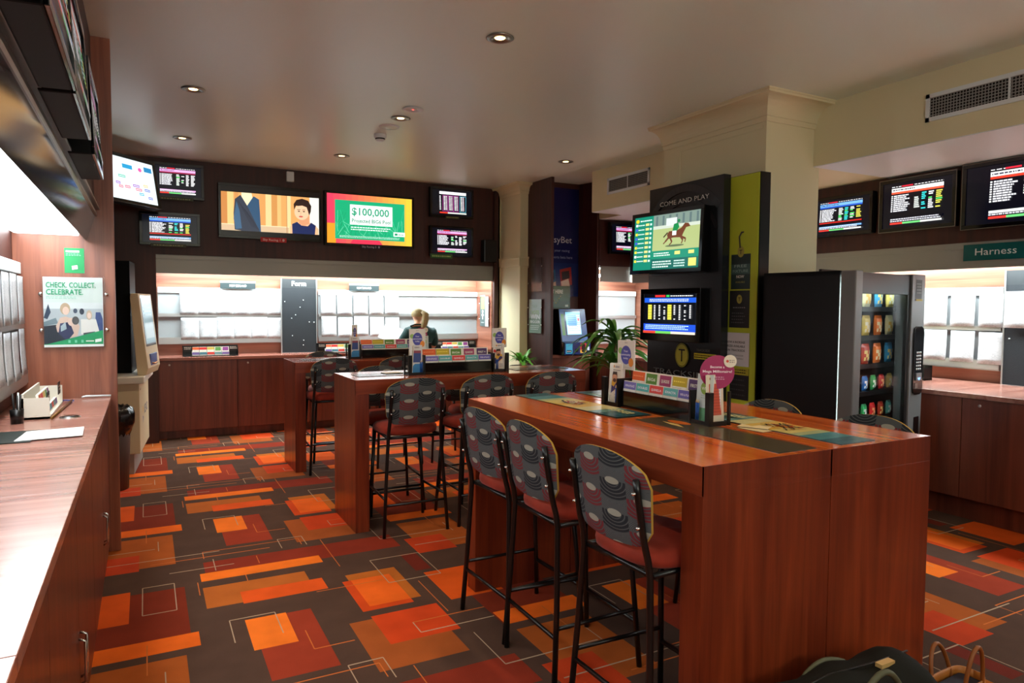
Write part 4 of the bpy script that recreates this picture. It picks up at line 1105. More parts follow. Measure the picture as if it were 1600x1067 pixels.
a = Art().rect(0, 0, .43, .16, (20, 44, 100)).rect(.02, .015, .13, .145, (70, 180, 220)).rect(.16, .02, .24, .13, (30, 36, 90)).rect(.26, .02, .36, .145, (214, 60, 70)).rect(.26, .02, .36, .06, (230, 190, 70)).rect(.28, .06, .34, .13, (40, 20, 24)).rect(.035, .03, .115, .06, (20, 24, 40)).scribble(.04, .035, .11, .055, 1, (230, 230, 230), 1, rr, (.01, .02)).ell(.2, .055, .03, .022, (14, 14, 20)).ell(.31, .045, .03, .016, (14, 14, 18)).rect(.375, .05, .41, .1, (220, 226, 236))
sheet('slot_panel', a, .43, .16, (-.215, -.204, .01), (1, 0, 0), (0, 0, 1), M_GPRINT, r, th=.004, back=(20, 44, 100))
# leaflet frames on the fin of the niche
def acrylic(O, U, N, W, H, label, art=None, pins=True, name='acrylic_frame', cat='poster frame', m=None):
    r = empty(name, O, 0, label, cat)
    U_, N_ = Vector(U), Vector(N)
    r.matrix_world = Matrix(((U_.x, -N_.x, 0, O[0]), (U_.y, -N_.y, 0, O[1]), (0, 0, 1, O[2]), (0, 0, 0, 1)))
    if art: sheet('poster', art, W * .94, H * .97, (W * .02, -.018, H * .015), (1, 0, 0), (0, 0, 1), m or M_PRINT, r, th=.002)
    Bx(0, W, -.026, -.022, 0, H).build('clear_cover', M_ACRYL, r)
    for u in (-.006, W + .006):
        for v in (.25, .75):
            MB().lathe([(0.0, -.032), (.011, -.031), (.011, -.024), (.006, -.02), (.006, 0)], (u, 0, H * v), 14, axis='y').build('standoff', M_CHROME, r)
    return r
acrylic((4.618, 8.19, 1.80), (0, -1, 0), (-1, 0, 0), .34, .44, 'empty clear leaflet frame, upper one on the timber niche side')
a = Art().rect(0, 0, .33, .45, (112, 140, 116)).rect(0, .2, .33, .45, (168, 184, 172)).text('VOTE', .165, .25, .05, (150, 180, 100), width=.2, bold=True).text('WIN', .165, .185, .065, (240, 244, 240), width=.24, bold=True).text('BIGGER', .165, .135, .035, (236, 240, 236), width=.26, bold=True).scribble(.04, .04, .29, .11, 3, (210, 220, 210), .8, random.Random(3), (.01, .03), .4)
for k in range(5): a.line(.165 + (k - 2) * .02, .34, .165 + (k - 2) * .03, .38, .005, (110, 140, 90))
acrylic((4.618, 8.19, 1.24), (0, -1, 0), (-1, 0, 0), .34, .46, 'clear frame with green WIN BIGGER leaflet, lower one on the niche side', a)
a = Art().rect(0, 0, .17, .46, (96, 116, 116)).rect(.03, .25, .15, .45, (176, 186, 120)).rect(.06, .2, .12, .23, (240, 240, 240)).rect(.05, .15, .13, .18, (240, 240, 240)).rect(.07, .1, .11, .24, (240, 240, 240)).scribble(.04, .04, .14, .07, 1, (230, 230, 230), 1, random.Random(3), (.01, .02))
struct('trim_9', Bx(4.40, 4.485, BY - .05, BY, 0, CZ), W_DARK)
struct('trim_8', Bx(4.42, 4.46, BY + .08, 9.5, 0.972, 2.17), W_TOP)
acrylic((4.418, 9.32, 1.30), (0, -1, 0), (-1, 0, 0), .30, .45, 'clear frame with narrow grey green leaflet at the end of the back recess', a)
# poster on the fin
a = Art(); W, H = .312, .43
a.rect(0, 0, W, H, (214, 226, 222))
a.rect(0, H * .10, W, H * .60, (190, 200, 206)); a.rect(0, H * .55, W, H * .64, (222, 230, 232))
a.poly([(0, H * .04), (0, H * .30), (W * .2, H * .32), (W * .35, H * .2), (W * .4, H * .04)], (38, 48, 62)); a.poly([(0, H * .42), (W * .08, H * .62), (W * .12, H * .5), (W * .06, H * .4)], (40, 60, 84)); a.poly([(0, H * .36), (W * .2, H * .42), (W * .24, H * .34), (0, H * .3)], (120, 140, 150))
a.ell(W * .53, H * .52, W * .035, H * .035, (60, 74, 96)); a.ell(W * .64, H * .51, W * .04, H * .045, (50, 62, 80)); a.poly([(W * .86, H * .3), (W * .88, H * .5), (W * .96, H * .5), (W, H * .4), (W, H * .2), (W * .88, H * .2)], (62, 84, 140))
a.poly([(W * .2, H * .3), (W * .27, H * .42), (W * .36, H * .44), (W * .52, H * .40), (W * .6, H * .3), (W * .56, H * .16), (W * .4, H * .12), (W * .22, H * .22)], (226, 196, 180))
a.poly([(W * .27, H * .34), (W * .43, H * .36), (W * .5, H * .2), (W * .38, H * .08), (W * .24, H * .2)], (52, 58, 96))
a.ell(W * .36, H * .55, W * .085, H * .085, (196, 170, 140)); a.ell(W * .37, H * .52, W * .055, H * .06, (234, 206, 190)); a.ell(W * .47, H * .36, W * .07, H * .06, (232, 200, 186)); a.ell(W * .53, H * .38, W * .06, H * .06, (90, 88, 90))
a.poly([(W * .28, H * .3), (W * .36, H * .36), (W * .38, H * .26), (W * .28, H * .22)], (170, 190, 200))
a.poly([(W * .62, H * .4), (W * .88, H * .4), (W * .94, H * .2), (W * .62, H * .18)], (230, 230, 226)); a.ell(W * .765, H * .46, W * .05, H * .07, (206, 186, 160)); a.ell(W * .765, H * .45, W * .034, H * .045, (236, 212, 198)); a.poly([(W * .66, H * .2), (W * .86, H * .22), (W * .86, H * .14), (W * .66, H * .14)], (70, 78, 84))
a.poly([(0, 0), (W, 0), (W, H * .24), (W * .06, H * .045), (0, H * .045)], (26, 164, 104)); a.rect(0, 0, W, H * .035, (240, 246, 244))
a.rect(W * .70, H * .075, W * .84, H * .09, (236, 246, 240)); a.poly([(W * .86, H * .06), (W * .97, H * .075), (W * .97, H * .12), (W * .86, H * .105)], (240, 250, 246))
for k in range(3): a.rect(W * (.40 + k * .11), H * .06, W * (.44 + k * .11), H * .1, (120, 214, 176))
a.text('CHECK. COLLECT.', W * .05, H * .855, H * .075, (26, 160, 110), 'l', W * .84, True); a.text('CELEBRATE.', W * .05, H * .755, H * .075, (26, 160, 110), 'l', W * .62, True)
a.scribble(W * .05, H * .69, W * .6, H * .73, 2, (110, 190, 160), .9, random.Random(2), (.006, .02), .3)
acrylic((-0.555, FIN, 1.325), (1, 0, 0), (0, -1, 0), .335, .445, 'framed CHECK COLLECT CELEBRATE poster on the fin wall above the counter', a)
a = Art().rect(0, 0, .105, .155, (20, 150, 84)).rect(.008, .128, .08, .14, (214, 244, 226)).scribble(.008, .105, .09, .123, 2, (150, 220, 180), .9, random.Random(2), (.006, .014), .4).poly([(.04, .02), (.07, .026), (.068, .05), (.038, .044)], (226, 246, 234))
tag(sheet('green_notice', a, .105, .155, (-0.435, FIN - .002, 1.79), (1, 0, 0), (0, 0, 1), M_PRINT, None, th=.002), 'small green notice above the framed poster on the fin wall', 'notice')

# ================================================================== BAR TABLES
def slab_table(x0, x1, y0, y1, zt, th, along, label, wtop):
    cx, cy = (x0 + x1) / 2, (y0 + y1) / 2
    r = empty('bar_table', (cx, cy, 0), 0, label, 'bar table', 'timber slab bar tables')
    a, b, c, d = x0 - cx, x1 - cx, y0 - cy, y1 - cy
    if along == 'y':
        Bx(a + .003, b - .003, c + .004, d - .004, zt - th + .002, zt).build('tabletop', wtop, r, bevel=0.0015)
        for u, v in ((a, a + .003), (b - .003, b)): Bx(u, v, c, d, zt - th, zt - .001).build('side_edge', W_EDGE, r)
        for u, v in ((c, c + .004), (d - .004, d)): Bx(a, b, u, v, zt - th - .001, zt).build('end_edge', W_Z, r)
        for u, v in ((c, c + th), (d - th, d)): Bx(a, b, u, v, 0, zt - th).build('leg', W_Z, r, bevel=0.0015)
    else:
        Bx(a + .004, b - .004, c + .003, d - .003, zt - th + .002, zt).build('tabletop', wtop, r, bevel=0.0015)
        for u, v in ((c, c + .003), (d - .003, d)): Bx(a, b, u, v, zt - th, zt - .001).build('side_edge', W_EDGEX, r)
        for u, v in ((a, a + .004), (b - .004, b)): Bx(u, v, c, d, zt - th - .001, zt).build('end_edge', W_Z, r)
        for u, v in ((a, a + th), (b - th, b)): Bx(u, v, c, d, 0, zt - th).build('leg', W_Z, r, bevel=0.0015)
    return r
slab_table(1.605, 2.2335, 1.685, 3.55, 1.08, 0.10, 'y', 'timber bar table half with the grey runner, beside the three patterned stools', W_TBL)
slab_table(2.2365, 2.845, 1.685, 3.55, 1.08, 0.10, 'y', 'timber bar table half joined behind it on the vending machine side', W_TBL)
slab_table(1.28, 3.20, 4.74, 5.34, 1.08, 0.10, 'x', 'narrow timber bar table in the middle of the room', W_TBLX)
slab_table(1.245, 3.20, 6.74, 7.34, 1.055, 0.10, 'x', 'narrow timber bar table just before the back counter', W_TBLX)

# mats on the tables
def mat_sheet(x0, y0, W, L, z, art, label, rz=0.0, name='bar_runner', cat='table mat', m=None, th=.003, back=(60, 60, 50)):
    """W across (u), L along (v), lower corner at x0,y0"""
    U = Vector((math.cos(rz), math.sin(rz), 0)); V = Vector((-math.sin(rz), math.cos(rz), 0))
    return tag(sheet(name, art, W, L, (x0, y0, z + th), U, V, m or M_GPRINT, None, th=th, back=back), label, cat)
def beach(W, L, seed):
    rr = random.Random(seed); a = Art(); n = 16
    seq = [(60, 110, 120), (90, 150, 156), (190, 200, 150), (236, 214, 130), (238, 190, 84), (240, 200, 110), (226, 216, 160), (120, 160, 156), (56, 106, 116), (40, 84, 92)]
    for i in range(n):
        c = seq[int(i / n * len(seq))]; a.rect(0, L * i / n, W, L * (i + 1) / n, c)
    for k in range(26): a.line(W * rr.uniform(.3, .8), L * rr.uniform(.36, .56), W * rr.uniform(.2, .8), L * rr.uniform(.36, .56), .008, rr.choice([(60, 50, 50), (250, 230, 160), (200, 90, 50)]))
    a.scribble(W * .35, L * .72, W * .62, L * .97, 9, (240, 226, 150), .9, rr, (.01, .03), .7)
    return a
def flip(a, W, L):
    a.it = [([(W - p[0], L - p[1]) for p in pts], fs, c) for pts, fs, c in a.it]; return a
mat_sheet(1.935, 2.60, .21, .95, 1.08, flip(beach(.21, .95, 1), .21, .95), 'teal and sand coloured bar runner at the far end of the double bar table', rz=0.03)
mat_sheet(2.335, 1.72, .20, .78, 1.08, beach(.20, .78, 2), 'teal and sand coloured bar runner at the handbag end of the double bar table')
mat_sheet(2.30, 3.0, .2, .52, 1.08, Art().rect(0, 0, .2, .52, (50, 82, 80)).rect(.02, .1, .06, .42, (120, 150, 130)), 'dark green bar mat behind the leaflet holder of the double bar table')
a = Art().rect(0, 0, .2, .82, (96, 82, 56)).rect(.004, .004, .196, .816, (82, 70, 50))
a.ell(.12, .66, .03, .07, (220, 110, 40)); a.poly([(.05, .55), (.08, .62), (.075, .72), (.05, .63)], (236, 200, 120))
mat_sheet(1.995, 1.72, .2, .82, 1.08, a, 'brown grey bar runner along the edge of the double bar table')
a = Art().rect(0, 0, .09, .13, (236, 214, 160))
for i, (x, y, rz) in enumerate(((2.27, 2.04, .1), (2.33, 2.07, .5))):
    mat_sheet(x, y, .09, .13, 1.08 + .003 * i, a, 'cream %s card beside the round magenta sign' % ('folded' if i else 'flat'), rz, 'paper_card', 'card', M_PRINT, .002)
for i, (x, y, L, z, lab) in enumerate(((1.36, 4.94, .42, 1.08, 'dark bar mat at the aisle end of the middle bar table'), (2.66, 4.94, .5, 1.08, 'dark bar mat at the wall end of the middle bar table'), (1.36, 6.92, .42, 1.055, 'dark bar mat at the aisle end of the bar table by the back counter'))):
    mat_sheet(x, y, L, .2, z, Art().rect(0, 0, L, .2, (52, 54, 60)).rect(.12, .06, .3, .13, (84, 76, 72)), lab)
mat_sheet(1.60, 5.04, .14, .10, 1.083, Art().rect(0, 0, .14, .1, (220, 214, 200)), 'small cream card on the dark mat of the middle bar table', .1, 'paper_card', 'card', M_PRINT, .006)

# ------------------------------------------------------------------ betting slip stations
SLIPU = [('orange', (236, 104, 50)), ('green', (96, 142, 60)), ('magenta', (166, 66, 110)), ('mustard', (204, 180, 50)), ('violet', (84, 58, 110))]
SLIPL = [('lilac', (120, 116, 196)), ('teal', (86, 178, 182)), ('red', (224, 74, 70)), ('pale teal', (100, 182, 184)), ('blue violet', (104, 100, 186))]
def local(cx, cy, rz, z):
    return Matrix.Translation((cx, cy, z)) @ Matrix.Rotation(rz, 4, 'Z')
def slip(M, x, y, z, W, H, art, label, group, lean=-.12):
    o = MB()
    T = Matrix.Translation((x, y, z)) @ Matrix.Rotation(lean, 4, 'X')
    mb = MB(); mb.obox(Matrix.Translation((0, .006, H / 2)), W, .012, H, (244, 240, 230))
    art.into(mb, (-W / 2, 0.0, 0), (1, 0, 0), (0, 0, 1))
    o = mb.build('slip_pad', M_PRINT, fix=False)
    o.matrix_world = M @ T
    return tag(o, label, 'betting slip pad', group)
def station(cx, cy, rz, z, L, where, swap=False):
    M = local(cx, cy, rz, z)
    r = empty('slip_tray', (cx, cy, z), rz, 'black stepped slip tray on %s' % where, 'desk organizer', 'black slip trays on the bar tables')
    MB().box(-L / 2, L / 2, -.055, .055, 0, .088).build('plinth', M_GLOSS, r, bevel=.003)
    MB().box(-L / 2, L / 2, -.052, -.05, .088, .105).box(-L / 2, L / 2, -.02, -.016, .088, .14).box(-L / 2, L / 2, .03, .034, .088, .175).build('step', M_ACRYL, r)
    w = L / 5
    up = [0, 3, 1, 2, 4] if swap else [0, 1, 2, 3, 4]
    g = 'betting slip pads on ' + where
    for k in range(5):
        n, c = SLIPU[up[k]]
        W = w * .96
        a = Art()
        if n in ('orange', 'mustard'):
            a.rect(0, .055, W, .10, c); a.scribble(W * .08, .072, W * .9, .084, 1, tuple(min(255, v + 60) for v in c), .95, random.Random(k), (.006, .014)); a.scribble(W * .08, .045, W * .7, .05, 1, (190, 180, 170), .9, random.Random(k), (.004, .01))
        else:
            a.rect(W * .08, .035, W * .92, .098, c); a.text({'green': 'BIG6', 'magenta': 'QUADDIE', 'violet': 'FIRST 4'}[n], W * .5, .062, .015, (240, 240, 225), width=W * .6, bold=True)
        slip(M, -L / 2 + w * (k + .5), -.012 + .018, .088, W, .105, a, '%s betting slip pad in the upper row on %s' % (n, where), g)
        n, c = SLIPL[k]
        a = Art().rect(0, .014, W, .052, c).text({0: 'WIN & PLACE', 1: 'DOUBLES', 2: 'QUINELLA', 3: 'EXACTA', 4: 'WIN & PLACE'}[k], W * .5, .026, .011, (240, 240, 250), width=W * .75, bold=True)
        slip(M, -L / 2 + w * (k + .5), -.045, .086, W, .055, a, '%s betting slip pad in the lower row on %s' % (n, where), g)
    return M

def man_leaf():
    a = Art().rect(0, 0, .1, .21, (232, 226, 216)).ell(.03, .193, .006, .007, (220, 140, 40)).text('KENO', .06, .187, .010, (70, 70, 110), bold=True)
    a.scribble(.02, .170, .09, .178, 1, (120, 110, 120), .9, random.Random(1), (.004, .01), .5)
    a.poly([(.01, .06), (.02, .12), (.09, .125), (.1, .07)], (226, 176, 60)); a.poly([(.0, .05), (.005, .10), (.04, .085), (.06, .11), (.09, .10), (.02, .05)], (66, 56, 120)); a.ell(.045, .135, .022, .027, (206, 150, 120)); a.poly([(.023, .138), (.028, .165), (.062, .166), (.067, .138), (.058, .15), (.032, .15)], (60, 38, 30)); a.ell(.045, .12, .014, .010, (90, 56, 44))
    a.poly([(0, 0), (.1, 0), (.1, .1), (.01, .04), (0, .04)], (226, 216, 200)); a.text('MAKE', .068, .04, .009, (70, 60, 110), width=.035).text('GAME', .068, .025, .009, (70, 60, 110), width=.035); a.ell(.012, .15, .012, .012, (216, 50, 50))
    return a
def green_leaf():
    a = Art().rect(0, 0, .1, .21, (216, 234, 232)).rect(0, 0, .1, .06, (110, 176, 130)).ell(.025, .193, .006, .007, (230, 150, 40)).text('KENO', .062, .188, .010, (80, 80, 130), bold=True).ell(.05, .148, .026, .028, (146, 186, 84)).text('WIN', .05, .14, .014, (240, 250, 230), bold=True).scribble(.03, .1, .075, .12, 2, (180, 206, 200), .9, random.Random(3), (.004, .01), .4)
    return a
def red_leaf(c=(206, 84, 60)):
    a = Art().rect(0, 0, .1, .21, (232, 216, 190)).ell(.025, .193, .006, .007, (200, 120, 40)).text('KENO', .06, .188, .010, (80, 70, 90), bold=True).rect(.015, .03, .085, .17, c)
    for k in range(9): a.rect(.02, .045 + .013 * k, .08, .047 + .013 * k, tuple(int(v * .75) for v in c))
    return a
def blue_leaf():
    a = Art().rect(0, 0, .1, .21, (226, 226, 226)).text('KENO', .06, .188, .010, (80, 70, 90), bold=True).rect(.02, .08, .09, .17, (60, 84, 150)).rect(.02, .15, .09, .17, (150, 70, 90)).poly([(0, 0), (.1, 0), (.1, .07), (.04, .07), (0, .03)], (60, 140, 200)); return a
def circle_card(W=.13, H=.155):
    a = Art().rect(0, 0, W, H, (236, 232, 226)).text('KENO', W * .5, H * .9, .006, (90, 90, 110)).ell(W * .17, H * .64, W * .13, H * .11, (156, 196, 110)).ell(W * .5, H * .5, W * .3, H * .32, (84, 86, 176))
    for i, t in enumerate(('Your', 'community', 'today')): a.text(t, W * .49, H * (.6 - i * .12), .011, (236, 236, 250), bold=True)
    a.ell(W * .8, H * .26, W * .14, H * .15, (236, 150, 60)); a.scribble(W * .12, H * .06, W * .85, H * .09, 1, (170, 170, 180), .9, random.Random(1), (.004, .01), .4)
    return a

def leaflet(M, x, y, z, rz, art, W, H, label, name='leaflet', th=.003, lean=-.06, group=None):
    o = sheet(name, art, W, H, (-W / 2, 0, 0), (1, 0, 0), (0, 0, 1), M_PRINT, None, th=th)
    o.matrix_world = M @ Matrix.Translation((x, y, z)) @ Matrix.Rotation(rz, 4, 'Z') @ Matrix.Rotation(lean, 4, 'X')
    return tag(o, label, 'leaflet', group)

def holder(M, x, y, side, where, arts, topper, pens=True):
    """two pocket leaflet holder: one pocket faces the sitter, one the table end (side = -1 or 1)"""
    r = empty('leaflet_holder', (0, 0, 0), 0, 'black and clear leaflet holder at the %s of %s' % ('aisle end' if side < 0 else 'wall end', where), 'leaflet holder')
    r.matrix_world = M @ Matrix.Translation((x, y, 0))
    s = .058
    MB().box(-s, s, -s, s, 0, .012).build('base', M_GLOSS, r, bevel=.002)
    mb = MB()
    for u, v in ((-s, -s), (s, -s), (-s, s), (s, s)):
        q = .013 if (u * side > 0 and v < 0) else .006
        mb.box(u - q, u + q, v - q, v + q, 0, .15)
    mb.box(-s, s, -s - .004, -s + .004, 0, .02).box(-s, s, s - .004, s + .004, 0, .02).box(-s - .004, -s + .004, -s, s, 0, .02).box(s - .004, s + .004, -s, s, 0, .02)
    mb.build('frame', M_BLACK, r)
    Bx(side * -s - .003, side * -s + .003, -s, s, 0, .15).build('side_panel', M_BLACK, r)
    MB().box(-s, s, -s - .002, -s + .001, 0.0, .055).box(side * s - .0015, side * s + .0015, -s, s, 0.0, .055).build('clear_pocket', M_ACRYL, r)
    M2 = M @ Matrix.Translation((x, y, 0))
    leaflet(M2, 0, -s + .02, .014, 0, arts[0][0], .1, .21, '%s in front pocket at %s of %s' % (arts[0][1], 'aisle end' if side < 0 else 'wall end', where))
    leaflet(M2, side * (s - .02), 0, .014, side * PI / 2, arts[1][0], .1, .21, '%s in end pocket at the %s of %s' % (arts[1][1], 'aisle end' if side < 0 else 'wall end', where))
    if topper: topper(M2)
    if pens:
        for px, py, n in ((-.03, -s + .008, 'stool facing'), (-.018, -s + .008, 'stool facing')) if side > 0 else ((.03, -s + .008, 'stool facing'), (.042, -s + .008, 'stool facing')):
            p = empty('pencil', (0, 0, 0), 0, 'short blue pencil in the leaflet holder at the %s of %s' % ('aisle end' if side < 0 else 'wall end', where), 'pencil', 'blue pencils at the %s on %s' % ('aisle end' if side < 0 else 'wall end', where))
            p.matrix_world = M2 @ Matrix.Translation((px, py, .012))
            MB().tube([(0, 0, 0), (0, 0, .085)], .0045, 6).build('barrel', M_PENCIL, p)
            MB().tube([(0, 0, .085), (0, 0, .1)], [.0045, .001], 6).build('tip', M_PTIP, p)
    return M2

def top_circle(dx, rz, where, z=.19):
    def f(M2): leaflet(M2, dx, .02, z, rz, circle_card(), .13, .155, 'white card with violet circle standing tall %s' % where, 'sign_card', th=.004, lean=0)
    return f
def top_round(dx, rz, where, z=.235, R=.075):
    def f(M2):
        r = empty('round_sign', (0, 0, 0), 0, 'round magenta sign with white badge standing %s' % where, 'sign')
        r.matrix_world = M2 @ Matrix.Translation((dx, .012, z)) @ Matrix.Rotation(rz, 4, 'Z')
        mb = MB()
        disc = [(R * math.cos(2 * PI * k / 40), R * math.sin(2 * PI * k / 40)) for k in range(40)]
        Mx = Matrix(((1, 0, 0, 0), (0, 0, 1, 0), (0, 1, 0, 0), (0, 0, 0, 1)))
        mb.prism(disc, 0, .004, Mx, (150, 26, 84))
        a = Art().ell(0, 0, R, R, (166, 26, 92), 40).text('Become a', 0, .018, .011, (250, 230, 240), bold=True).text('Mega Millionaire!', 0, -.002, .011, (250, 230, 240), width=R * 1.7, bold=True).scribble(-.035, -.035, .035, -.018, 2, (226, 170, 200), .9, random.Random(2), (.004, .01), .4)
        a.into(mb, (0, 0, 0), (1, 0, 0), (0, 0, 1))
        mb.build('disc', M_PRINT, r, fix=False)
        mb = MB(); disc = [(R * .72 + .028 * math.cos(2 * PI * k / 24), R * .66 + .028 * math.sin(2 * PI * k / 24)) for k in range(24)]
        mb.prism(disc, -.006, -.002, Mx, (236, 226, 206))
        Art().ell(-.012, 0, .006, .006, (210, 80, 50)).scribble(-.004, -.008, .02, .008, 2, (120, 100, 90), .9, random.Random(2), (.004, .008), .4).into(mb, (R * .72, -.0062, R * .66), (1, 0, 0), (0, 0, 1))
        mb.build('badge', M_PRINT, r, fix=False)
        Bx(-.02, .02, .005, .008, -.235, .0).build('stem', M_PRINT if False else M_PAPER, r)
    return f

W1 = 'the double table'
M = station(2.235, 2.635, -PI / 2, 1.08, .52, W1)
holder(M, -.33, -.01, -1, W1, [(man_leaf(), 'white leaflet with a bearded man'), (red_leaf((120, 130, 190)), 'pale blue gridded leaflet')], top_circle(.02, .1, 'over the far holder of the double bar table'))
holder(M, .33, -.01, 1, W1, [(green_leaf(), 'pale leaflet with green disc'), (red_leaf(), 'cream leaflet with red grid')], top_round(.03, PI / 2 - .55, 'above the near holder of the double bar table'))
W2 = 'the middle table'
M = station(2.15, 4.98, 0, 1.08, .56, W2, True)
holder(M, -.35, -.01, -1, W2, [(blue_leaf(), 'white and blue leaflet'), (red_leaf((150, 90, 90)), 'brown gridded leaflet')], top_circle(.03, 0, 'at the aisle end of the middle bar table'))
holder(M, .35, -.01, 1, W2, [(man_leaf(), 'white leaflet with a seated man'), (red_leaf((220, 100, 110)), 'pink gridded leaflet')], top_circle(.03, 0, 'at the wall end of the middle bar table'))
W3 = 'the last table'
M = station(2.28, 7.06, 0, 1.055, .62, W3, True)
holder(M, -.39, -.01, -1, W3, [(blue_leaf(), 'small blue leaflet'), (red_leaf((150, 90, 90)), 'brown leaflet')], top_circle(.02, .9, 'at the aisle end of the last bar table'), pens=False)
holder(M, .37, -.01, 1, W3, [(green_leaf(), 'pale leaflet with disc'), (red_leaf((220, 100, 110)), 'pink leaflet')], top_round(-.02, .1, 'beside the person on the last bar table'), pens=False)

# slip boxes on the back and side counters
def slip_box(O, U, N, L, where, seed, m=None):
    rr = random.Random(seed); U_, N_ = Vector(U), Vector(N)
    M = Matrix(((U_.x, -N_.x, 0, O[0]), (U_.y, -N_.y, 0, O[1]), (0, 0, 1, O[2]), (0, 0, 0, 1)))
    r = empty('slip_box', (0, 0, 0), 0, 'black edged slip box on %s' % where, 'desk organizer'); r.matrix_world = M
    MB().box(0, L, -.06, .06, 0, .012).box(0, L, .05, .06, 0, .13).box(0, .004, -.06, .06, 0, .11).box(L - .004, L, -.06, .06, 0, .11).build('tray', m or M_BLACK, r)
    for u in (.005, L - .105):
        a = Art().rect(0, 0, .1, .07, (30, 34, 34)).scribble(.01, .02, .09, .055, 2, (230, 230, 220), .9, rr, (.006, .015), .5)
        sheet('end_label', a, .1, .07, (u, -.05, .065), (1, 0, 0), (0, 0, 1), M_PRINT, r, th=.003, back=(30, 34, 34))
    cols = [('orange', (236, 110, 60)), ('red', (222, 60, 54)), ('mustard', (220, 196, 90)), ('green', (96, 160, 80)), ('purple', (150, 70, 150))]
    low = [(130, 120, 190), (86, 150, 170), (222, 76, 70), (120, 170, 176), (130, 110, 180)]
    w = (L - .2) / 5
    for k in range(5):
        n, c = cols[k]; W = w * .95
        a = Art().rect(0, .045, W, .075, c) if k < 3 else Art().rect(W * .1, .03, W * .9, .075, c)
        slip(M, .1 + w * (k + .5), -.01, .035, W, .08, a, '%s topped slip pad at rear of box on %s' % (n, where), 'slip pads on ' + where)
        a = Art().rect(0, .01, W, .04, low[k])
        slip(M, .1 + w * (k + .5), -.045, .012, W, .042, a, 'low slip pad before the %s one on %s' % (n, where), 'slip pads on ' + where)
slip_box((0.39, 9.18, .972), (1, 0, 0), (0, -1, 0), .62, 'back counter near the kiosk', 1)
slip_box((1.98, 9.18, .972), (1, 0, 0), (0, -1, 0), .62, 'back counter by the pinboard', 2)
slip_box((3.62, 9.18, .972), (1, 0, 0), (0, -1, 0), .62, 'back counter by the person', 3)
slip_box((6.10, 4.28, .972), (0, -1, 0), (-1, 0, 0), .62, 'side counter behind vending machine', 4)
slip_box((-.50, 4.22, 1.01), (0, 1, 0), (1, 0, 0), .62, 'the corridor counter', 5, M_OFFW)

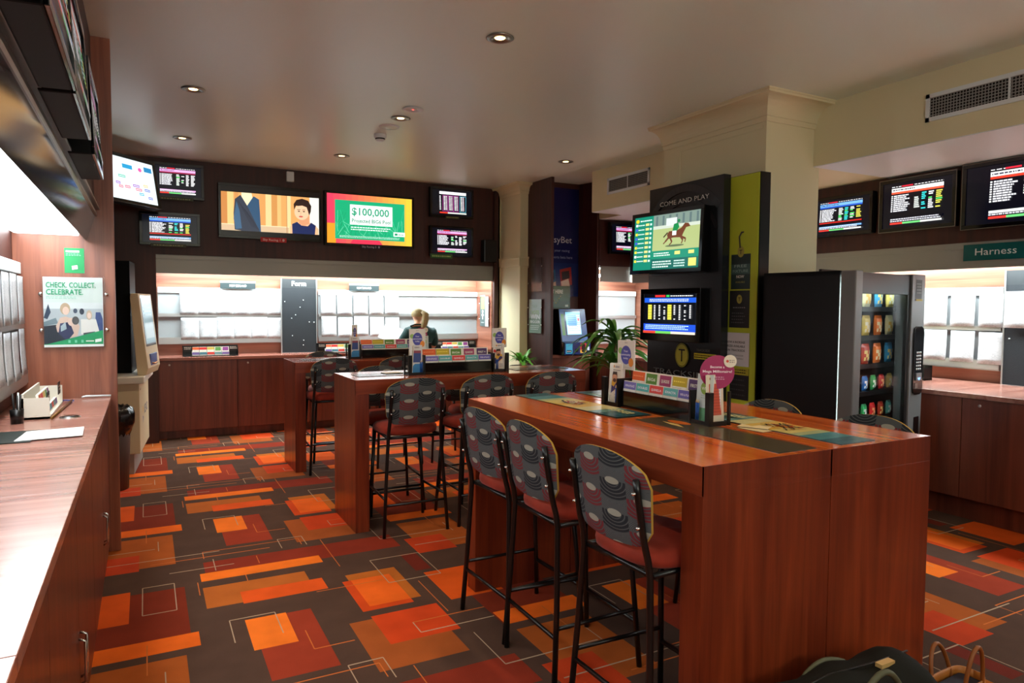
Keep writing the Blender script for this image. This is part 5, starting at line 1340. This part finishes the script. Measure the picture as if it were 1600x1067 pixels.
# ================================================================== STOOLS
def make_stool():
    r = empty('bar_stool', (0, 0, 0), 0, 'x', 'bar stool', 'patterned bar stools')
    # local: sitter faces +Y, backrest at -Y
    for s in (-1, 1):
        MB().tube([(s * .235, -.235, .0), (s * .215, -.215, .35), (s * .194, -.203, .68), (s * .191, -.210, .74), (s * .189, -.228, .81), (s * .187, -.258, .98), (s * .187, -.266, 1.025)], .0125, 10).build('leg', M_BMETAL, r)
        MB().tube([(s * .215, .215, .0), (s * .175, .17, .69)], .0125, 10).build('leg', M_BMETAL, r)
    mb = MB()
    for s in (-1, 1):
        mb.tube([(s * .219, -.22, .26), (s * .2005, .198, .26)], .009, 8)
    mb.tube([(-.204, .203, .20), (.204, .203, .20)], .010, 8)
    mb.tube([(-.222, -.222, .22), (.222, -.222, .22)], .009, 8)
    mb.build('footrest_ring', M_BMETAL, r)
    mb = MB()
    for s in (-1, 1): mb.tube([(s * .19, -.19, .685), (s * .172, .168, .685)], .011, 8)
    mb.tube([(-.172, .168, .685), (.172, .168, .685)], .011, 8).tube([(-.19, -.19, .685), (.19, -.19, .685)], .011, 8)
    mb.build('seat_frame', M_BMETAL, r)
    # rounded square cushion
    mb = MB(); n = 36
    prof = [(0.0, .695), (.9, .695), (.985, .705), (1.0, .725), (.985, .745), (.9, .762), (.6, .772), (0.0, .776)]
    vs = []
    for k, z in prof:
        for i in range(n):
            t = 2 * PI * i / n; c, s_ = math.cos(t), math.sin(t)
            e = 0.62
            x = .215 * k * math.copysign(abs(c) ** e, c); y = .205 * k * math.copysign(abs(s_) ** e, s_)
            x *= 1 + 0.06 * (y / .205)
            vs.append((x, y - .005, z + (-.012 * (y / .2) if y > .12 else 0)))
    fs = [(j * n + i, j * n + (i + 1) % n, (j + 1) * n + (i + 1) % n, (j + 1) * n + i) for j in range(len(prof) - 1) for i in range(n)]
    mb.add(vs, fs, None, True); mb.build('seat', M_VELVET, r)
    # curved upholstered backrest
    def outline(t):
        """half outline: t in -1..1 across; returns bottom and top z"""
        a = abs(t)
        top = 1.105 - .075 * a ** 2.4 - (.035 * max(0, (a - .85) / .15) ** 2)
        bot = .775 + .012 * a ** 2 + (.055 * max(0, (a - .75) / .25) ** 2.0)
        return bot, top
    def surf(off):
        def fn(u, v):
            t = 2 * u - 1
            b, tp = outline(t); z = b + (tp - b) * v
            wd = .205 + .028 * (z - .78) / .3
            edge = min(1, max(0, 1 - abs(t) ** 8)) * min(1, (1 - abs(2 * v - 1) ** 8))
            y = -.20 - .035 * (z - .75) / .3 - .035 * (1 - t * t) + off * (0.35 + .65 * edge)
            return (wd * t, y, z)
        return fn
    nu, nv = 20, 10
    for nm, off, m_ in (('backrest', -.013, M_FABRIC), ('backrest_front', .013, M_FABRIC)):
        mb = MB(); mb.grid(surf(off), nu, nv); 
        o = mb.build(nm, m_, r, fix=False)
    # edge band joins the two faces
    f1, f2 = surf(-.013), surf(.013)
    loop = [(i / nu, 0) for i in range(nu)] + [(1, j / nv) for j in range(nv)] + [(1 - i / nu, 1) for i in range(nu)] + [(0, 1 - j / nv) for j in range(nv)]
    L = len(loop); vs = [f1(*p) for p in loop] + [f2(*p) for p in loop]
    mb = MB().add(vs, [(i, (i + 1) % L, L + (i + 1) % L, L + i) for i in range(L)], None, True)
    mb.build('edge_band', M_PIPING, r, fix=False)
    for s in (-1, 1):
        for z in (.86, .98):
            MB().lathe([(0.0, -.262), (.006, -.261), (.006, -.25)], (s * .188, -(z - .86) * .17, z), 8, axis='y').build('screw', M_CHROME, r)
    return r
proto = make_stool()
ST_L = [  # x, y, rotation, label
    (1.70, 3.06, -PI / 2 + .04, 'patterned bar stool on aisle side of the double table, next to the middle table'),
    (1.71, 2.61, -PI / 2 - .02, 'patterned bar stool, centre of the three on the aisle side of the double table'),
    (1.695, 2.01, -PI / 2 + .02, 'patterned bar stool on the aisle side of the double table, next to the black bag'),
    (2.73, 2.62, PI / 2, 'bar stool behind the double table, its back top showing against the lime board'),
    (2.73, 2.03, PI / 2, 'bar stool behind the double table, its back top showing before the vending machine glass'),
    (1.66, 4.78, 0.0, 'bar stool with its back to us by the aisle end leg of the middle table'),
    (2.21, 4.80, 0.05, 'bar stool second along this side of the middle table'),
    (2.78, 4.80, -0.03, 'bar stool third along this side of the middle table, partly behind the double table'),
    (1.70, 5.28, PI, 'bar stool across the middle table with mustard back edge, by its aisle end'),
    (2.45, 5.28, PI, 'bar stool across the middle table hidden behind the slip tray'),
    (1.58, 6.80, 0.0, 'bar stool by the aisle end leg of the table before the back counter'),
    (2.22, 6.80, 0.03, 'bar stool second along this side of the table before the back counter'),
    (2.80, 6.80, 0.0, 'bar stool third along this side of the table before the back counter'),
    (1.70, 7.28, PI, 'bar stool between the last bar table and the back counter, mustard edge showing'),
]
for i, (x, y, rz, lab) in enumerate(ST_L):
    o = proto if i == 0 else copy_tree(proto)
    o.location = (x, y, 0); o.rotation_euler = (0, 0, rz); o['label'] = lab

# ================================================================== VENDING MACHINE
VM = Matrix.Translation((4.21, 3.085, 0)) @ Matrix.Rotation(math.radians(9.5), 4, 'Z')
r = empty('vending_machine', (0, 0, 0), 0, 'tall black snack vending machine with silver door beside the cream pillar', 'vending machine'); r.matrix_world = VM
WV, DV, HV = 1.08, .64, 1.86
MB().box(0, .02, .06, DV, .05, HV).box(WV - .02, WV, .06, DV, .05, HV).box(0, WV, DV - .02, DV, .05, HV).box(0, WV, .06, DV, HV - .03, HV).box(0, WV, .06, DV, .05, .45).build('cabinet', M_BPAINT, r, bevel=.002)
MB().box(.02, .10, .08, DV - .03, 0, .05).box(WV - .1, WV - .02, .08, DV - .03, 0, .05).build('foot', M_BLACK, r)
d = MB().box(0.0, .10, -.05, .055, .05, HV).build('door_stile', M_SILVER, r, bevel=.008)
MB().box(.10, .112, -.04, .05, .05, HV).build('door_gasket', M_BLACK, r)
MB().box(.112, .86, -.035, .05, HV - .155, HV - .01).box(.112, .86, -.035, .05, .05, .62).box(.82, .86, -.035, .05, .62, HV - .155).build('door_surround', M_BLACK, r, bevel=.002)
Bx(.115, .82, -.012, -.006, .62, HV - .155).build('glass_pane', M_GLASS, r)
MB().box(.86, WV, -.05, .055, .05, HV).build('control_column', M_SILVER, r, bevel=.006)
oct_ = [(.905 + .075 + .062 * math.cos(t), .0) for t in (0,)]
cap = [(.895, 1.0), (.905, .965), (.935, .95), (1.02, .95), (1.05, .965), (1.06, 1.0), (1.06, 1.42), (1.05, 1.455), (1.02, 1.47), (.935, 1.47), (.905, 1.455), (.895, 1.42)]
Mx = Matrix(((1, 0, 0, 0), (0, 0, 1, 0), (0, 1, 0, 0), (0, 0, 0, 1)))
pn = MB().prism(cap, -.062, -.05, Mx).build('payment_panel', M_GLOSS, r, bevel=.003)
for i in range(6):
    for j in range(3):
        MB().lathe([(0, -.066), (.008, -.065), (.008, -.062)], (.945 + j * .03, 0, 1.27 - i * .025), 8, axis='y').build('key_button', M_ALU, pn)
Bx(.93, 1.02, -.07, -.062, 1.06, 1.115).build('card_reader', M_SILVER, pn)
MB().add([(.95, -.0705, 1.08), (1.0, -.0705, 1.08), (.975, -.0705, 1.06)], [(0, 1, 2)]).build('blue_arrow', mat('blue_lamp', (60, 120, 255), .5, emit=(.15, .4, 1), estr=3), pn, fix=False)
Bx(.92, .96, -.066, -.062, 1.0, 1.04).build('coin_slot', M_BRUSH, pn)
a = Art().rect(0, 0, .11, .16, (52, 56, 54)).scribble(.015, .05, .095, .14, 4, (130, 134, 130), .9, random.Random(3), (.006, .015), .3).rect(0, 0, .11, .015, (170, 150, 50))
sheet('notice_label', a, .11, .16, (.91, -.0505, HV - .2), (1, 0, 0), (0, 0, 1), M_PRINT, r, th=.001)
Bx(.95, 1.03, -.056, -.05, .6, .78).build('coin_return', M_GLOSS, r, bevel=.004)
Bx(-.0, .5, DV * .3, DV * .3 + .02, HV, HV + .015).build('top_latch', M_BLACK, r)
for z in (.78, .99, 1.19, 1.40, 1.61):
    MB().box(.03, WV - .03, .09, DV - .04, z - .012, z).box(.03, WV - .03, .085, .09, z - .03, z + .004).build('shelf', M_BLACK, r)
Bx(.03, .05, .06, .085, .7, HV - .08).build('cabinet_tube', M_LEDSTR, r)
Bx(.06, WV - .06, .07, .09, HV - .06, HV - .045).build('cabinet_tube', M_LEDSTR, r)
snacks = [((110, 200, 190), (240, 240, 230)), ((236, 226, 180), (230, 180, 90)), ((240, 214, 120), (250, 240, 210)), ((60, 150, 200), (240, 220, 140)), ((210, 40, 44), (240, 160, 110)), ((190, 60, 40), (240, 200, 120)), ((40, 110, 190), (240, 240, 240)), ((230, 120, 50), (250, 230, 180)), ((40, 160, 90), (230, 240, 230))]
CN = ['teal and white', 'cream and tan', 'yellow', 'blue and yellow', 'red', 'rust red', 'blue', 'orange', 'green']
rr = random.Random(3)
for si, z in enumerate((1.61, 1.40, 1.19, .99, .78)):
    n = 5 if si < 3 else 7
    for k in range(n):
        ci = [(0, 1, 1, 3, 2), (2, 3, 2, 7, 1), (4, 4, 5, 7, 3), (3, 7, 5, 6, 8, 4, 2), (7, 6, 6, 8, 4, 5, 0)][si][k]
        if si == 2 and k == 0: continue
        c1, c2 = snacks[ci]
        W = .115 if si < 3 else .07; H = .15 if si < 3 else .11
        x = .10 + k * ((WV - .16) / n)
        mb = MB()
        def fn(u, v, sgn=1):
            t = 2 * u - 1; q = 2 * v - 1
            b = .022 * max(0, 1 - t * t) ** .5 * max(0, 1 - abs(q) ** 4)
            return (x + W * u, .13 - sgn * b, z + .002 + H * v)
        nn = 6
        for sgn in (1, -1):
            vs = [fn(i / nn, j / nn, sgn) for j in range(nn + 1) for i in range(nn + 1)]
            for j in range(nn):
                for i in range(nn):
                    q = j * (nn + 1) + i
                    cc = c2 if 1 <= j <= 3 and 1 <= i <= 4 and (i + j) % 3 else c1
                    o0 = len(mb.v)
                    mb.v.extend([vs[q], vs[q + 1], vs[q + nn + 2], vs[q + nn + 1]]); mb.f.append((o0, o0 + 1, o0 + 2, o0 + 3)); mb.c.append(cc); mb.sm.append(True)
        o = mb.build('snack_packet', M_GPRINT, fix=False); o.matrix_world = VM
        tag(o, '%s snack packet, %s slot on vending machine shelf %s from top' % (CN[ci], ORD[k], ORD[si]), 'snack packet', 'snack packets in the vending machine')

# ================================================================== KENO KIOSK AND BIN
r = empty('keno_kiosk', (0, 0, 0), 0, 'beige keno kiosk with slanted screen standing behind the fin wall', 'kiosk')
r.matrix_world = Matrix.Translation((-.05, 7.3, 0)) @ Matrix.Rotation(-.085, 4, 'Z') @ Matrix.Translation((.05, -7.3, 0))
MB().box(-.60, -.06, 7.30, 8.20, .20, .86).build('cabinet', M_BEIGE, r, bevel=.006)
MB().box(-.58, -.12, 7.36, 8.15, 0, .20).build('plinth', mat('kiosk_plinth', (150, 140, 130), .5), r)
MB().box(-.60, -.015, 7.26, 8.22, .86, .925).build('ledge', M_OFFW, r, bevel=.008)
prof = [(-.075, .925), (-.0, .925), (.02, .99), (-.00, 1.17), (-.055, 1.70), (-.12, 1.70), (-.125, 1.66)]
prof = [(a_ + .05, b_) for a_, b_ in prof]
My = Matrix(((1, 0, 0, 0), (0, 0, 1, 0), (0, 1, 0, 0), (0, 0, 0, 1)))
kh = empty('screen_head', (-.08, 7.42, 0), -.11); kh.parent = r
prof = [(a_ + .02, b_) for a_, b_ in prof]
MB().prism(prof, 0, .56, My).build('screen_housing', M_BEIGE, kh, bevel=.006)
U = Vector((0, 1, 0)); V = Vector((-.055, 0, .53)).normalized()
a = Art().rect(0, 0, .42, .44, (150, 186, 196)).rect(.03, .05, .39, .2, (206, 222, 226)).scribble(.05, .26, .36, .4, 4, (230, 240, 244), .8, random.Random(2), (.02, .06), .4)
O = Vector((.0705, .07, 1.20))
sheet('screen', a, .42, .44, O + V * .02, U, V, attr_mat('dim_screen', .2, emit=.45), kh, th=.003)
O2 = Vector((.0685, .05, 1.195))
sheet('screen_surround', None, .46, .49, O2 + V * 0, U, V, M_GLOSS, kh, th=.003)
Bx(.06, .088, .13, .43, .99, 1.12).build('slip_slot', mat('slot_blue', (70, 90, 150), .4), kh, bevel=.004)
MB().tube([(.07, .2, 1.03), (.105, .2, 1.025), (.105, .36, 1.025), (.07, .36, 1.03)], .006, 8).build('bar', mat('brass', (200, 130, 60), .3, metal=.9), kh)
Bx(-.60, -.16, 7.70, 8.18, .925, 2.02).build('back_cabinet', M_CASE, r, bevel=.004)
a = Art().text('KENO', .0, .0, .085, (44, 54, 100), 'l', .34, True); a.poly([(-.14, .10), (-.14, .02), (-.07, .06)], (226, 170, 60)); a.poly([(-.14, -.0), (-.14, -.08), (-.08, -.02)], (60, 80, 150))
mb = MB(); a.into(mb, (-.0598, 7.72, .52), (0, 1, 0), (0, 0, 1)); mb.build('printed_logo', M_PRINT, r, fix=False)
MB().lathe([(0, .003), (.012, .002), (.012, 0)], (-.06, 7.4, .80), 12, axis='x').build('lock', M_CHROME, r)

r = empty('waste_bin', (-.30, 6.85, 0), 0, 'grey waste bin with black liner standing beside the beige kiosk', 'waste bin')
MB().lathe([(0, .005), (.145, .005), (.15, .0), (.175, .60), (.17, .61)], n=28).build('bucket', M_BIN, r)
mb = MB(); n = 40; rr = random.Random(5)
prof = [(.16, .45), (.182, .50), (.20, .56), (.20, .64), (.186, .69), (.16, .72), (.12, .70), (.09, .62)]
vs = []
for rad, z in prof:
    for i in range(n):
        t = 2 * PI * i / n; k = 1 + .06 * math.sin(i * 2.1 + z * 20) + rr.uniform(-.025, .025)
        vs.append((rad * k * math.cos(t), rad * k * math.sin(t), z + rr.uniform(-.012, .012)))
fs = [(j * n + i, j * n + (i + 1) % n, (j + 1) * n + (i + 1) % n, (j + 1) * n + i) for j in range(len(prof) - 1) for i in range(n)]
mb.add(vs, fs, None, True); mb.build('liner', M_BAG, r)

# ================================================================== SMALL THINGS ON THE CORRIDOR COUNTER
o = Bx(-.66, -.44, 3.53, 3.84, 1.011, 1.015).build('desk_mat', M_DARKTRAY); tag(o, 'dark green mat half under white paper on the corridor counter', 'desk mat')
mb = MB().prism([(-.50, 3.55), (-.255, 3.585), (-.265, 3.83), (-.485, 3.79)], 1.016, 1.018)
o = mb.build('paper_sheet', M_PAPER); tag(o, 'white paper sheet lying on the corridor counter', 'paper sheet')
r = empty('cable_grommet', (-.355, 4.24, 1.01), 0, 'black round cable cover in the corridor counter top', 'cable cover')
MB().lathe([(0, .008), (.035, .008), (.042, .005), (.044, 0)], n=24).build('cap', M_GLOSS, r)
MB().lathe([(.044, .004), (.048, .003), (.049, 0)], n=24).build('ring', M_BRUSH, r)
r = empty('pen_cup', (-.565, 4.12, 1.01), 0, 'small black cup of pens next to the slip box on the corridor counter', 'pen cup')
MB().lathe([(0, .003), (.025, .003), (.027, .0), (.03, .07), (.027, .07), (.024, .01)], n=16).build('cup', M_BLACK, r)
for i in range(5):
    t = i * 1.256
    p = MB().tube([(.01 * math.cos(t), .01 * math.sin(t), .006), (.018 * math.cos(t), .018 * math.sin(t), .14 + .01 * (i % 2))], .0038, 6).build('pen', [M_BLACK, M_WHITE, M_BLACK, M_BMETAL, M_BLACK][i])
    p.location = (-.565, 4.12, 1.01); tag(p, 'dark pen standing in the small black cup', 'pen', 'pens in the black cup on the corridor counter')
o = MB().tube([(-.43, 4.18, 1.018), (-.40, 4.9, 1.018)], .006, 8).build('dark_pencil', mat('brass_tube', (120, 84, 40), .35, metal=.6)); tag(o, 'thin brass coloured rod lying in front of the slip box on the corridor counter', 'rod')
o = MB().tube([(-.355, 5.02, 1.022), (-.335, 5.04, 1.024), (-.20, 5.045, 1.02)], [.004, .007, .006], 8).build('white_pen', M_WHITE); tag(o, 'white pen lying against the fin wall at the end of the counter', 'pen')
o = MB().tube([(-.47, 4.98, 1.014), (-.42, 4.95, 1.014), (-.39, 4.93, 1.014)], .003, 6).build('blue_pen', M_PENCIL); tag(o, 'small blue pen on a cord near the fin wall', 'pen')

# ================================================================== PLANTS
def leaf(mb, base, az, length, width, rise, droop, n=10, twist=0.0):
    d = Vector((math.cos(az), math.sin(az), 0)); s = Vector((-math.sin(az), math.cos(az), 0))
    pts = []
    for i in range(n + 1):
        t = i / n
        p = Vector(base) + d * (length * (t * math.cos(rise) + .0)) + Vector((0, 0, length * (t * math.sin(rise)) - droop * length * t * t))
        w = width * (math.sin(PI * min(1, t * .92 + .08)) ** .7) * (1 - .25 * t)
        pts.append((p, w))
    vs = []
    for p, w in pts:
        vs += [p - s * w / 2 + Vector((0, 0, w * .22)), p, p + s * w / 2 + Vector((0, 0, w * .22))]
    fs = []
    for i in range(n):
        a = 3 * i; fs += [(a, a + 1, a + 4, a + 3), (a + 1, a + 2, a + 5, a + 4)]
    mb.add(vs, fs, None, True)
r = empty('dracaena_plant', (4.50, 6.1, 0), 0, 'large potted dracaena with arching strap leaves before the alcove', 'potted plant')
MB().lathe([(0, .0), (.17, .0), (.21, .42), (.22, .46), (.20, .46), (.19, .42), (0, .42)], n=28).build('pot', M_POT, r)
MB().lathe([(0, .43), (.19, .425)], n=24).build('soil', M_SOIL, r)
mb = MB()
for p in ((0, 0, 1.28), (.09, .05, 1.12), (-.08, -.04, 1.0)): mb.tube([(p[0] * .4, p[1] * .4, .42), (p[0] * .8, p[1] * .8, p[2] * .7), p], [.022, .018, .014], 8)
mb.build('cane', M_STALK, r)
mb = MB(); rr = random.Random(21)
for cx, cy, cz, nl in ((0, 0, 1.26, 26), (.09, .05, 1.1, 20), (-.08, -.04, .98, 20)):
    for i in range(nl):
        az = i * 2.4 + rr.uniform(-.3, .3); L = rr.uniform(.42, .7)
        leaf(mb, (cx, cy, cz - .06 + .09 * i / nl), az, L, rr.uniform(.065, .095), rr.uniform(.5, 1.25) * (0.7 + .5 * i / nl), rr.uniform(.55, 1.05))
mb.build('foliage', M_LEAF, r, fix=False)
r = empty('lily_plant', (4.40, 8.0, 0), 0, 'small bright green leafy plant in a tall planter by the far pillar', 'potted plant')
MB().lathe([(0, .0), (.12, .0), (.16, .78), (.17, .82), (.15, .82), (.14, .78), (0, .78)], n=24).build('planter', M_POT, r)
mb = MB()
for i in range(34):
    az = i * 2.4; L = rr.uniform(.26, .42)
    leaf(mb, (0, 0, .83), az, L, rr.uniform(.04, .06), rr.uniform(.6, 1.35), rr.uniform(.3, .9), 8)
mb.build('foliage', M_LEAFB, r, fix=False)

# ================================================================== BAGS BY THE DOUBLE TABLE
r = empty('duffel_bag', (2.07, 1.46, 0), 0.0, 'black holdall with olive handles lying against the double bar table end', 'bag')
def duf(u, v):
    t = 2 * u - 1; a = 2 * PI * v
    R = (1 - abs(t) ** 9) ** .5 if abs(t) < 1 else 0
    rad = .165 * R + .004
    x = .36 * t
    y = rad * math.cos(a) * 1.0 + .008 * math.sin(9 * t + 3 * math.cos(a))
    z = .20 + (.19 * R + .003) * math.copysign(abs(math.sin(a)) ** .8, math.sin(a)) + .008 * math.sin(7 * t + a * 2)
    return (x, y, max(.004, z))
mb = MB().grid(duf, 30, 24); mb.build('body', M_NYLON, r, fix=False)
for s, h in ((-1, .12), (1, .04)):
    pts = [(-.12, s * .10, .33)] + [(-.12 + .24 * k / 10, s * (.10 + .01 * math.sin(PI * k / 10)), .34 + h * math.sin(PI * k / 10) * .8) for k in range(1, 10)] + [(.12, s * .10, .33)]
    MB().tube(pts, .010, 8).build('handle', M_OLIVE, r)
MB().tube([(-.30, 0, .388), (-.1, .01, .396), (.12, -.01, .396), (.30, 0, .388)], .004, 6).build('zip', M_BMETAL, r)
Bx(.10, .17, -.04, -.015, .388, .402).build('name_tag', mat('brass_tag', (230, 190, 120), .4, metal=.4), r)
r = empty('leather_handbag', (2.635, 1.43, 0), 0.05, 'tan leather handbag with looped handles on the carpet beside the holdall', 'handbag')
def hb(u, v):
    a = 2 * PI * u; e = .55; c, s_ = math.cos(a), math.sin(a)
    k = 1 - .12 * v
    return (.15 * k * math.copysign(abs(c) ** e, c), .065 * k * (1 + .2 * (1 - v)) * math.copysign(abs(s_) ** e, s_), .25 * v)
mb = MB().grid(hb, 32, 8); mb.build('body', M_TAN, r, fix=False, solid=.004)
r.scale = (.86, 1.0, .95)
MB().box(-.125, .125, -.045, .045, .215, .22).build('lining', mat('dark_lining', (30, 30, 44), .8), r)
for s in (-1, 1):
    pts = [(-.075, s * .056, .18)] + [(-.075 * math.cos(PI * k / 12), s * .052 + (.03 if s > 0 else -.01) * math.sin(PI * k / 12), .20 + (.20 if s < 0 else .15) * math.sin(PI * k / 12)) for k in range(13)] + [(.075, s * .056, .18)]
    MB().tube(pts, .008, 8).build('handle', M_DTAN, r)
mb = MB()
for s in (-1, 1):
    for k in (-1, 1): mb.lathe([(.008, -.003), (.012, 0), (.008, .003)], (k * .075, s * .062, .19), 12, axis='y')
mb.build('ring', M_CHROME, r)

# ================================================================== PERSON
def skinned(name, chains, m, parent, root=0, sub=1):
    """chains: list of lists of (x, y, z, rx, ry); joined where the first point repeats an earlier one"""
    vs = []; rad = []; es = []; idx = {}
    for ch in chains:
        prev = None
        for (x, y, z, a, b) in ch:
            k = (round(x, 3), round(y, 3), round(z, 3))
            if k not in idx:
                idx[k] = len(vs); vs.append((x, y, z)); rad.append((a, b))
            if prev is not None and prev != idx[k]: es.append((prev, idx[k]))
            prev = idx[k]
    me = bpy.data.meshes.new(name); me.from_pydata(vs, es, []); me.materials.append(m)
    o = bpy.data.objects.new(name, me); COL.objects.link(o); o.parent = parent
    md = o.modifiers.new('skin', 'SKIN'); md.use_smooth_shade = True
    if not me.skin_vertices: 
        pass
    for i, sv in enumerate(me.skin_vertices[0].data):
        sv.radius = rad[i]; sv.use_root = (i == root)
    s = o.modifiers.new('sub', 'SUBSURF'); s.levels = sub; s.render_levels = sub
    return o
r = empty('person', (3.20, 8.62, 0), 0.10, 'person with blonde ponytail and dark green shirt reading a sheet at the back counter', 'person')
# local: faces +Y
body = [
    [(0, 0, .86, .15, .11), (0, .0, .98, .13, .10), (0, -.005, 1.10, .145, .10), (0, -.01, 1.22, .165, .10), (0, .02, 1.31, .10, .08), (0, .05, 1.36, .052, .052), (0, .07, 1.41, .05, .05), (0, .085, 1.455, .072, .082), (0, .085, 1.50, .078, .09), (0, .085, 1.545, .05, .06)],
    [(0, 0, .86, .15, .11), (-.09, 0, .80, .10, .10), (-.10, .02, .48, .062, .062), (-.10, 0, .10, .04, .045), (-.10, .10, .04, .04, .03)],
    [(0, 0, .86, .15, .11), (.09, 0, .80, .10, .10), (.10, .02, .48, .062, .062), (.10, 0, .10, .04, .045), (.10, .10, .04, .04, .03)],
    [(0, -.01, 1.22, .165, .10), (-.18, .01, 1.25, .06, .06), (-.25, .08, 1.08, .045, .045), (-.22, .26, 1.12, .035, .035), (-.22, .31, 1.13, .026, .03), (-.22, .35, 1.14, .03, .016)],
    [(0, -.01, 1.22, .165, .10), (.18, .01, 1.25, .06, .06), (.24, .06, 1.06, .045, .045), (.12, .28, 1.02, .035, .035), (.10, .33, 1.02, .026, .03), (.09, .37, 1.02, .03, .016)],
]
skinned('body', body, M_SKIN, r)
# fingers
for sx, bx, by, bz in ((-1, -.22, .37, 1.14), (1, .09, .39, 1.02)):
    for k in range(4):
        x = bx + (k - 1.5) * .017; L = (.05, .062, .058, .044)[k]
        skinned('finger', [[(x, by - .02, bz, .008, .008), (x, by + L * .5, bz + .008, .008, .008), (x, by + L, bz - .012, .006, .006)]], M_SKIN, r)
    skinned('thumb', [[(bx + .03 * -sx, by - .04, bz, .010, .010), (bx + .05 * -sx, by - .01, bz + .018, .009, .009), (bx + .045 * -sx, by + .018, bz + .024, .007, .007)]], M_SKIN, r)
shirt = [
    [(0, 0, .88, .165, .125), (0, .0, .98, .155, .12), (0, -.005, 1.10, .165, .115), (0, -.012, 1.22, .18, .115), (0, .02, 1.31, .115, .095), (0, .045, 1.345, .068, .066)],
    [(0, -.012, 1.22, .18, .115), (-.175, .01, 1.25, .082, .085), (-.235, .055, 1.13, .068, .068), (-.252, .10, 1.085, .058, .058)],
    [(0, -.012, 1.22, .18, .115), (.175, .01, 1.25, .082, .085), (.23, .04, 1.13, .068, .068), (.238, .09, 1.055, .058, .058)],
]
skinned('shirt', shirt, M_SHIRT, r)
tr = [
    [(0, 0, .90, .16, .12), (-.09, 0, .80, .112, .112), (-.10, .02, .48, .075, .075), (-.10, 0, .10, .055, .06)],
    [(0, 0, .90, .16, .12), (.09, 0, .80, .112, .112), (.10, .02, .48, .075, .075), (.10, 0, .10, .055, .06)],
]
skinned('trousers', tr, M_TROUS, r)
for s in (-1, 1): MB().obox(Matrix.Translation((s * .10, .05, .035)), .09, .25, .07).build('shoe', M_BLACK, r, bevel=.02)
# hair cap and ponytail
mb = MB()
def cap_(u, v):
    a = 2 * PI * u; t = PI * .62 * v
    x = .089 * math.sin(t) * math.cos(a); y = .078 + .102 * math.sin(t) * math.sin(a) - .012; z = 1.49 + .085 * math.cos(t)
    if y > .11: z = max(z, 1.505)
    return (x, y, z)
mb.grid(cap_, 24, 10); mb.build('hair', M_HAIR, r, fix=False)
mb = MB()
pt = [(.015, -.03, 1.50), (.025, -.055, 1.515), (.04, -.075, 1.49), (.035, -.08, 1.42), (.02, -.072, 1.35), (.005, -.06, 1.29)]
mb.tube(pt, [.022, .030, .042, .045, .034, .010], 14)
for k in range(8):
    t = k * .785; mb.tube([(p[0] + .022 * math.cos(t) * (i > 0), p[1] + .022 * math.sin(t) * (i > 0), p[2]) for i, p in enumerate(pt)], [.016, .02, .024, .024, .018, .004], 8)
mb.build('ponytail', M_HAIR, r)
MB().lathe([(.02, -.012), (.028, 0), (.02, .012)], (.015, -.034, 1.505), 14, axis='y').build('hair_tie', M_BLACK, r)
# face on the far side of the head
mb = MB()
for s in (-1, 1): mb.lathe([(0, .016), (.010, .012), (.013, 0)], (s * .03, .163, 1.49), 12, axis='y')
mb.build('eye', M_WHITE, r)
MB().tube([(0, .168, 1.50), (0, .186, 1.462), (0, .172, 1.452)], [.008, .013, .008], 8).build('nose', M_SKIN, r)
MB().tube([(-.022, .158, 1.428), (0, .166, 1.426), (.022, .158, 1.428)], [.003, .006, .003], 8).build('mouth', mat('lips', (176, 84, 80), .5), r)
for s in (-1, 1): MB().lathe([(0, 0), (.018, .004), (.022, .0), (.014, -.006)], (s * .082, .07, 1.475), 12, axis='x').build('ear', M_SKIN, r)
# the sheet of paper held up
Ms = Matrix.Translation((2.90, 8.84, 1.22)) @ Matrix.Rotation(.4, 4, 'Y') @ Matrix.Rotation(.5, 4, 'X')
o = MB().add([(-.16, 0, -.12), (.16, 0, -.12), (.16, 0, .12), (-.16, 0, .12)], [(0, 1, 2, 3)]).build('held_sheet', M_THIN); o.matrix_world = Ms
tag(o, 'white sheet of paper held up by the person at the back counter', 'paper sheet')
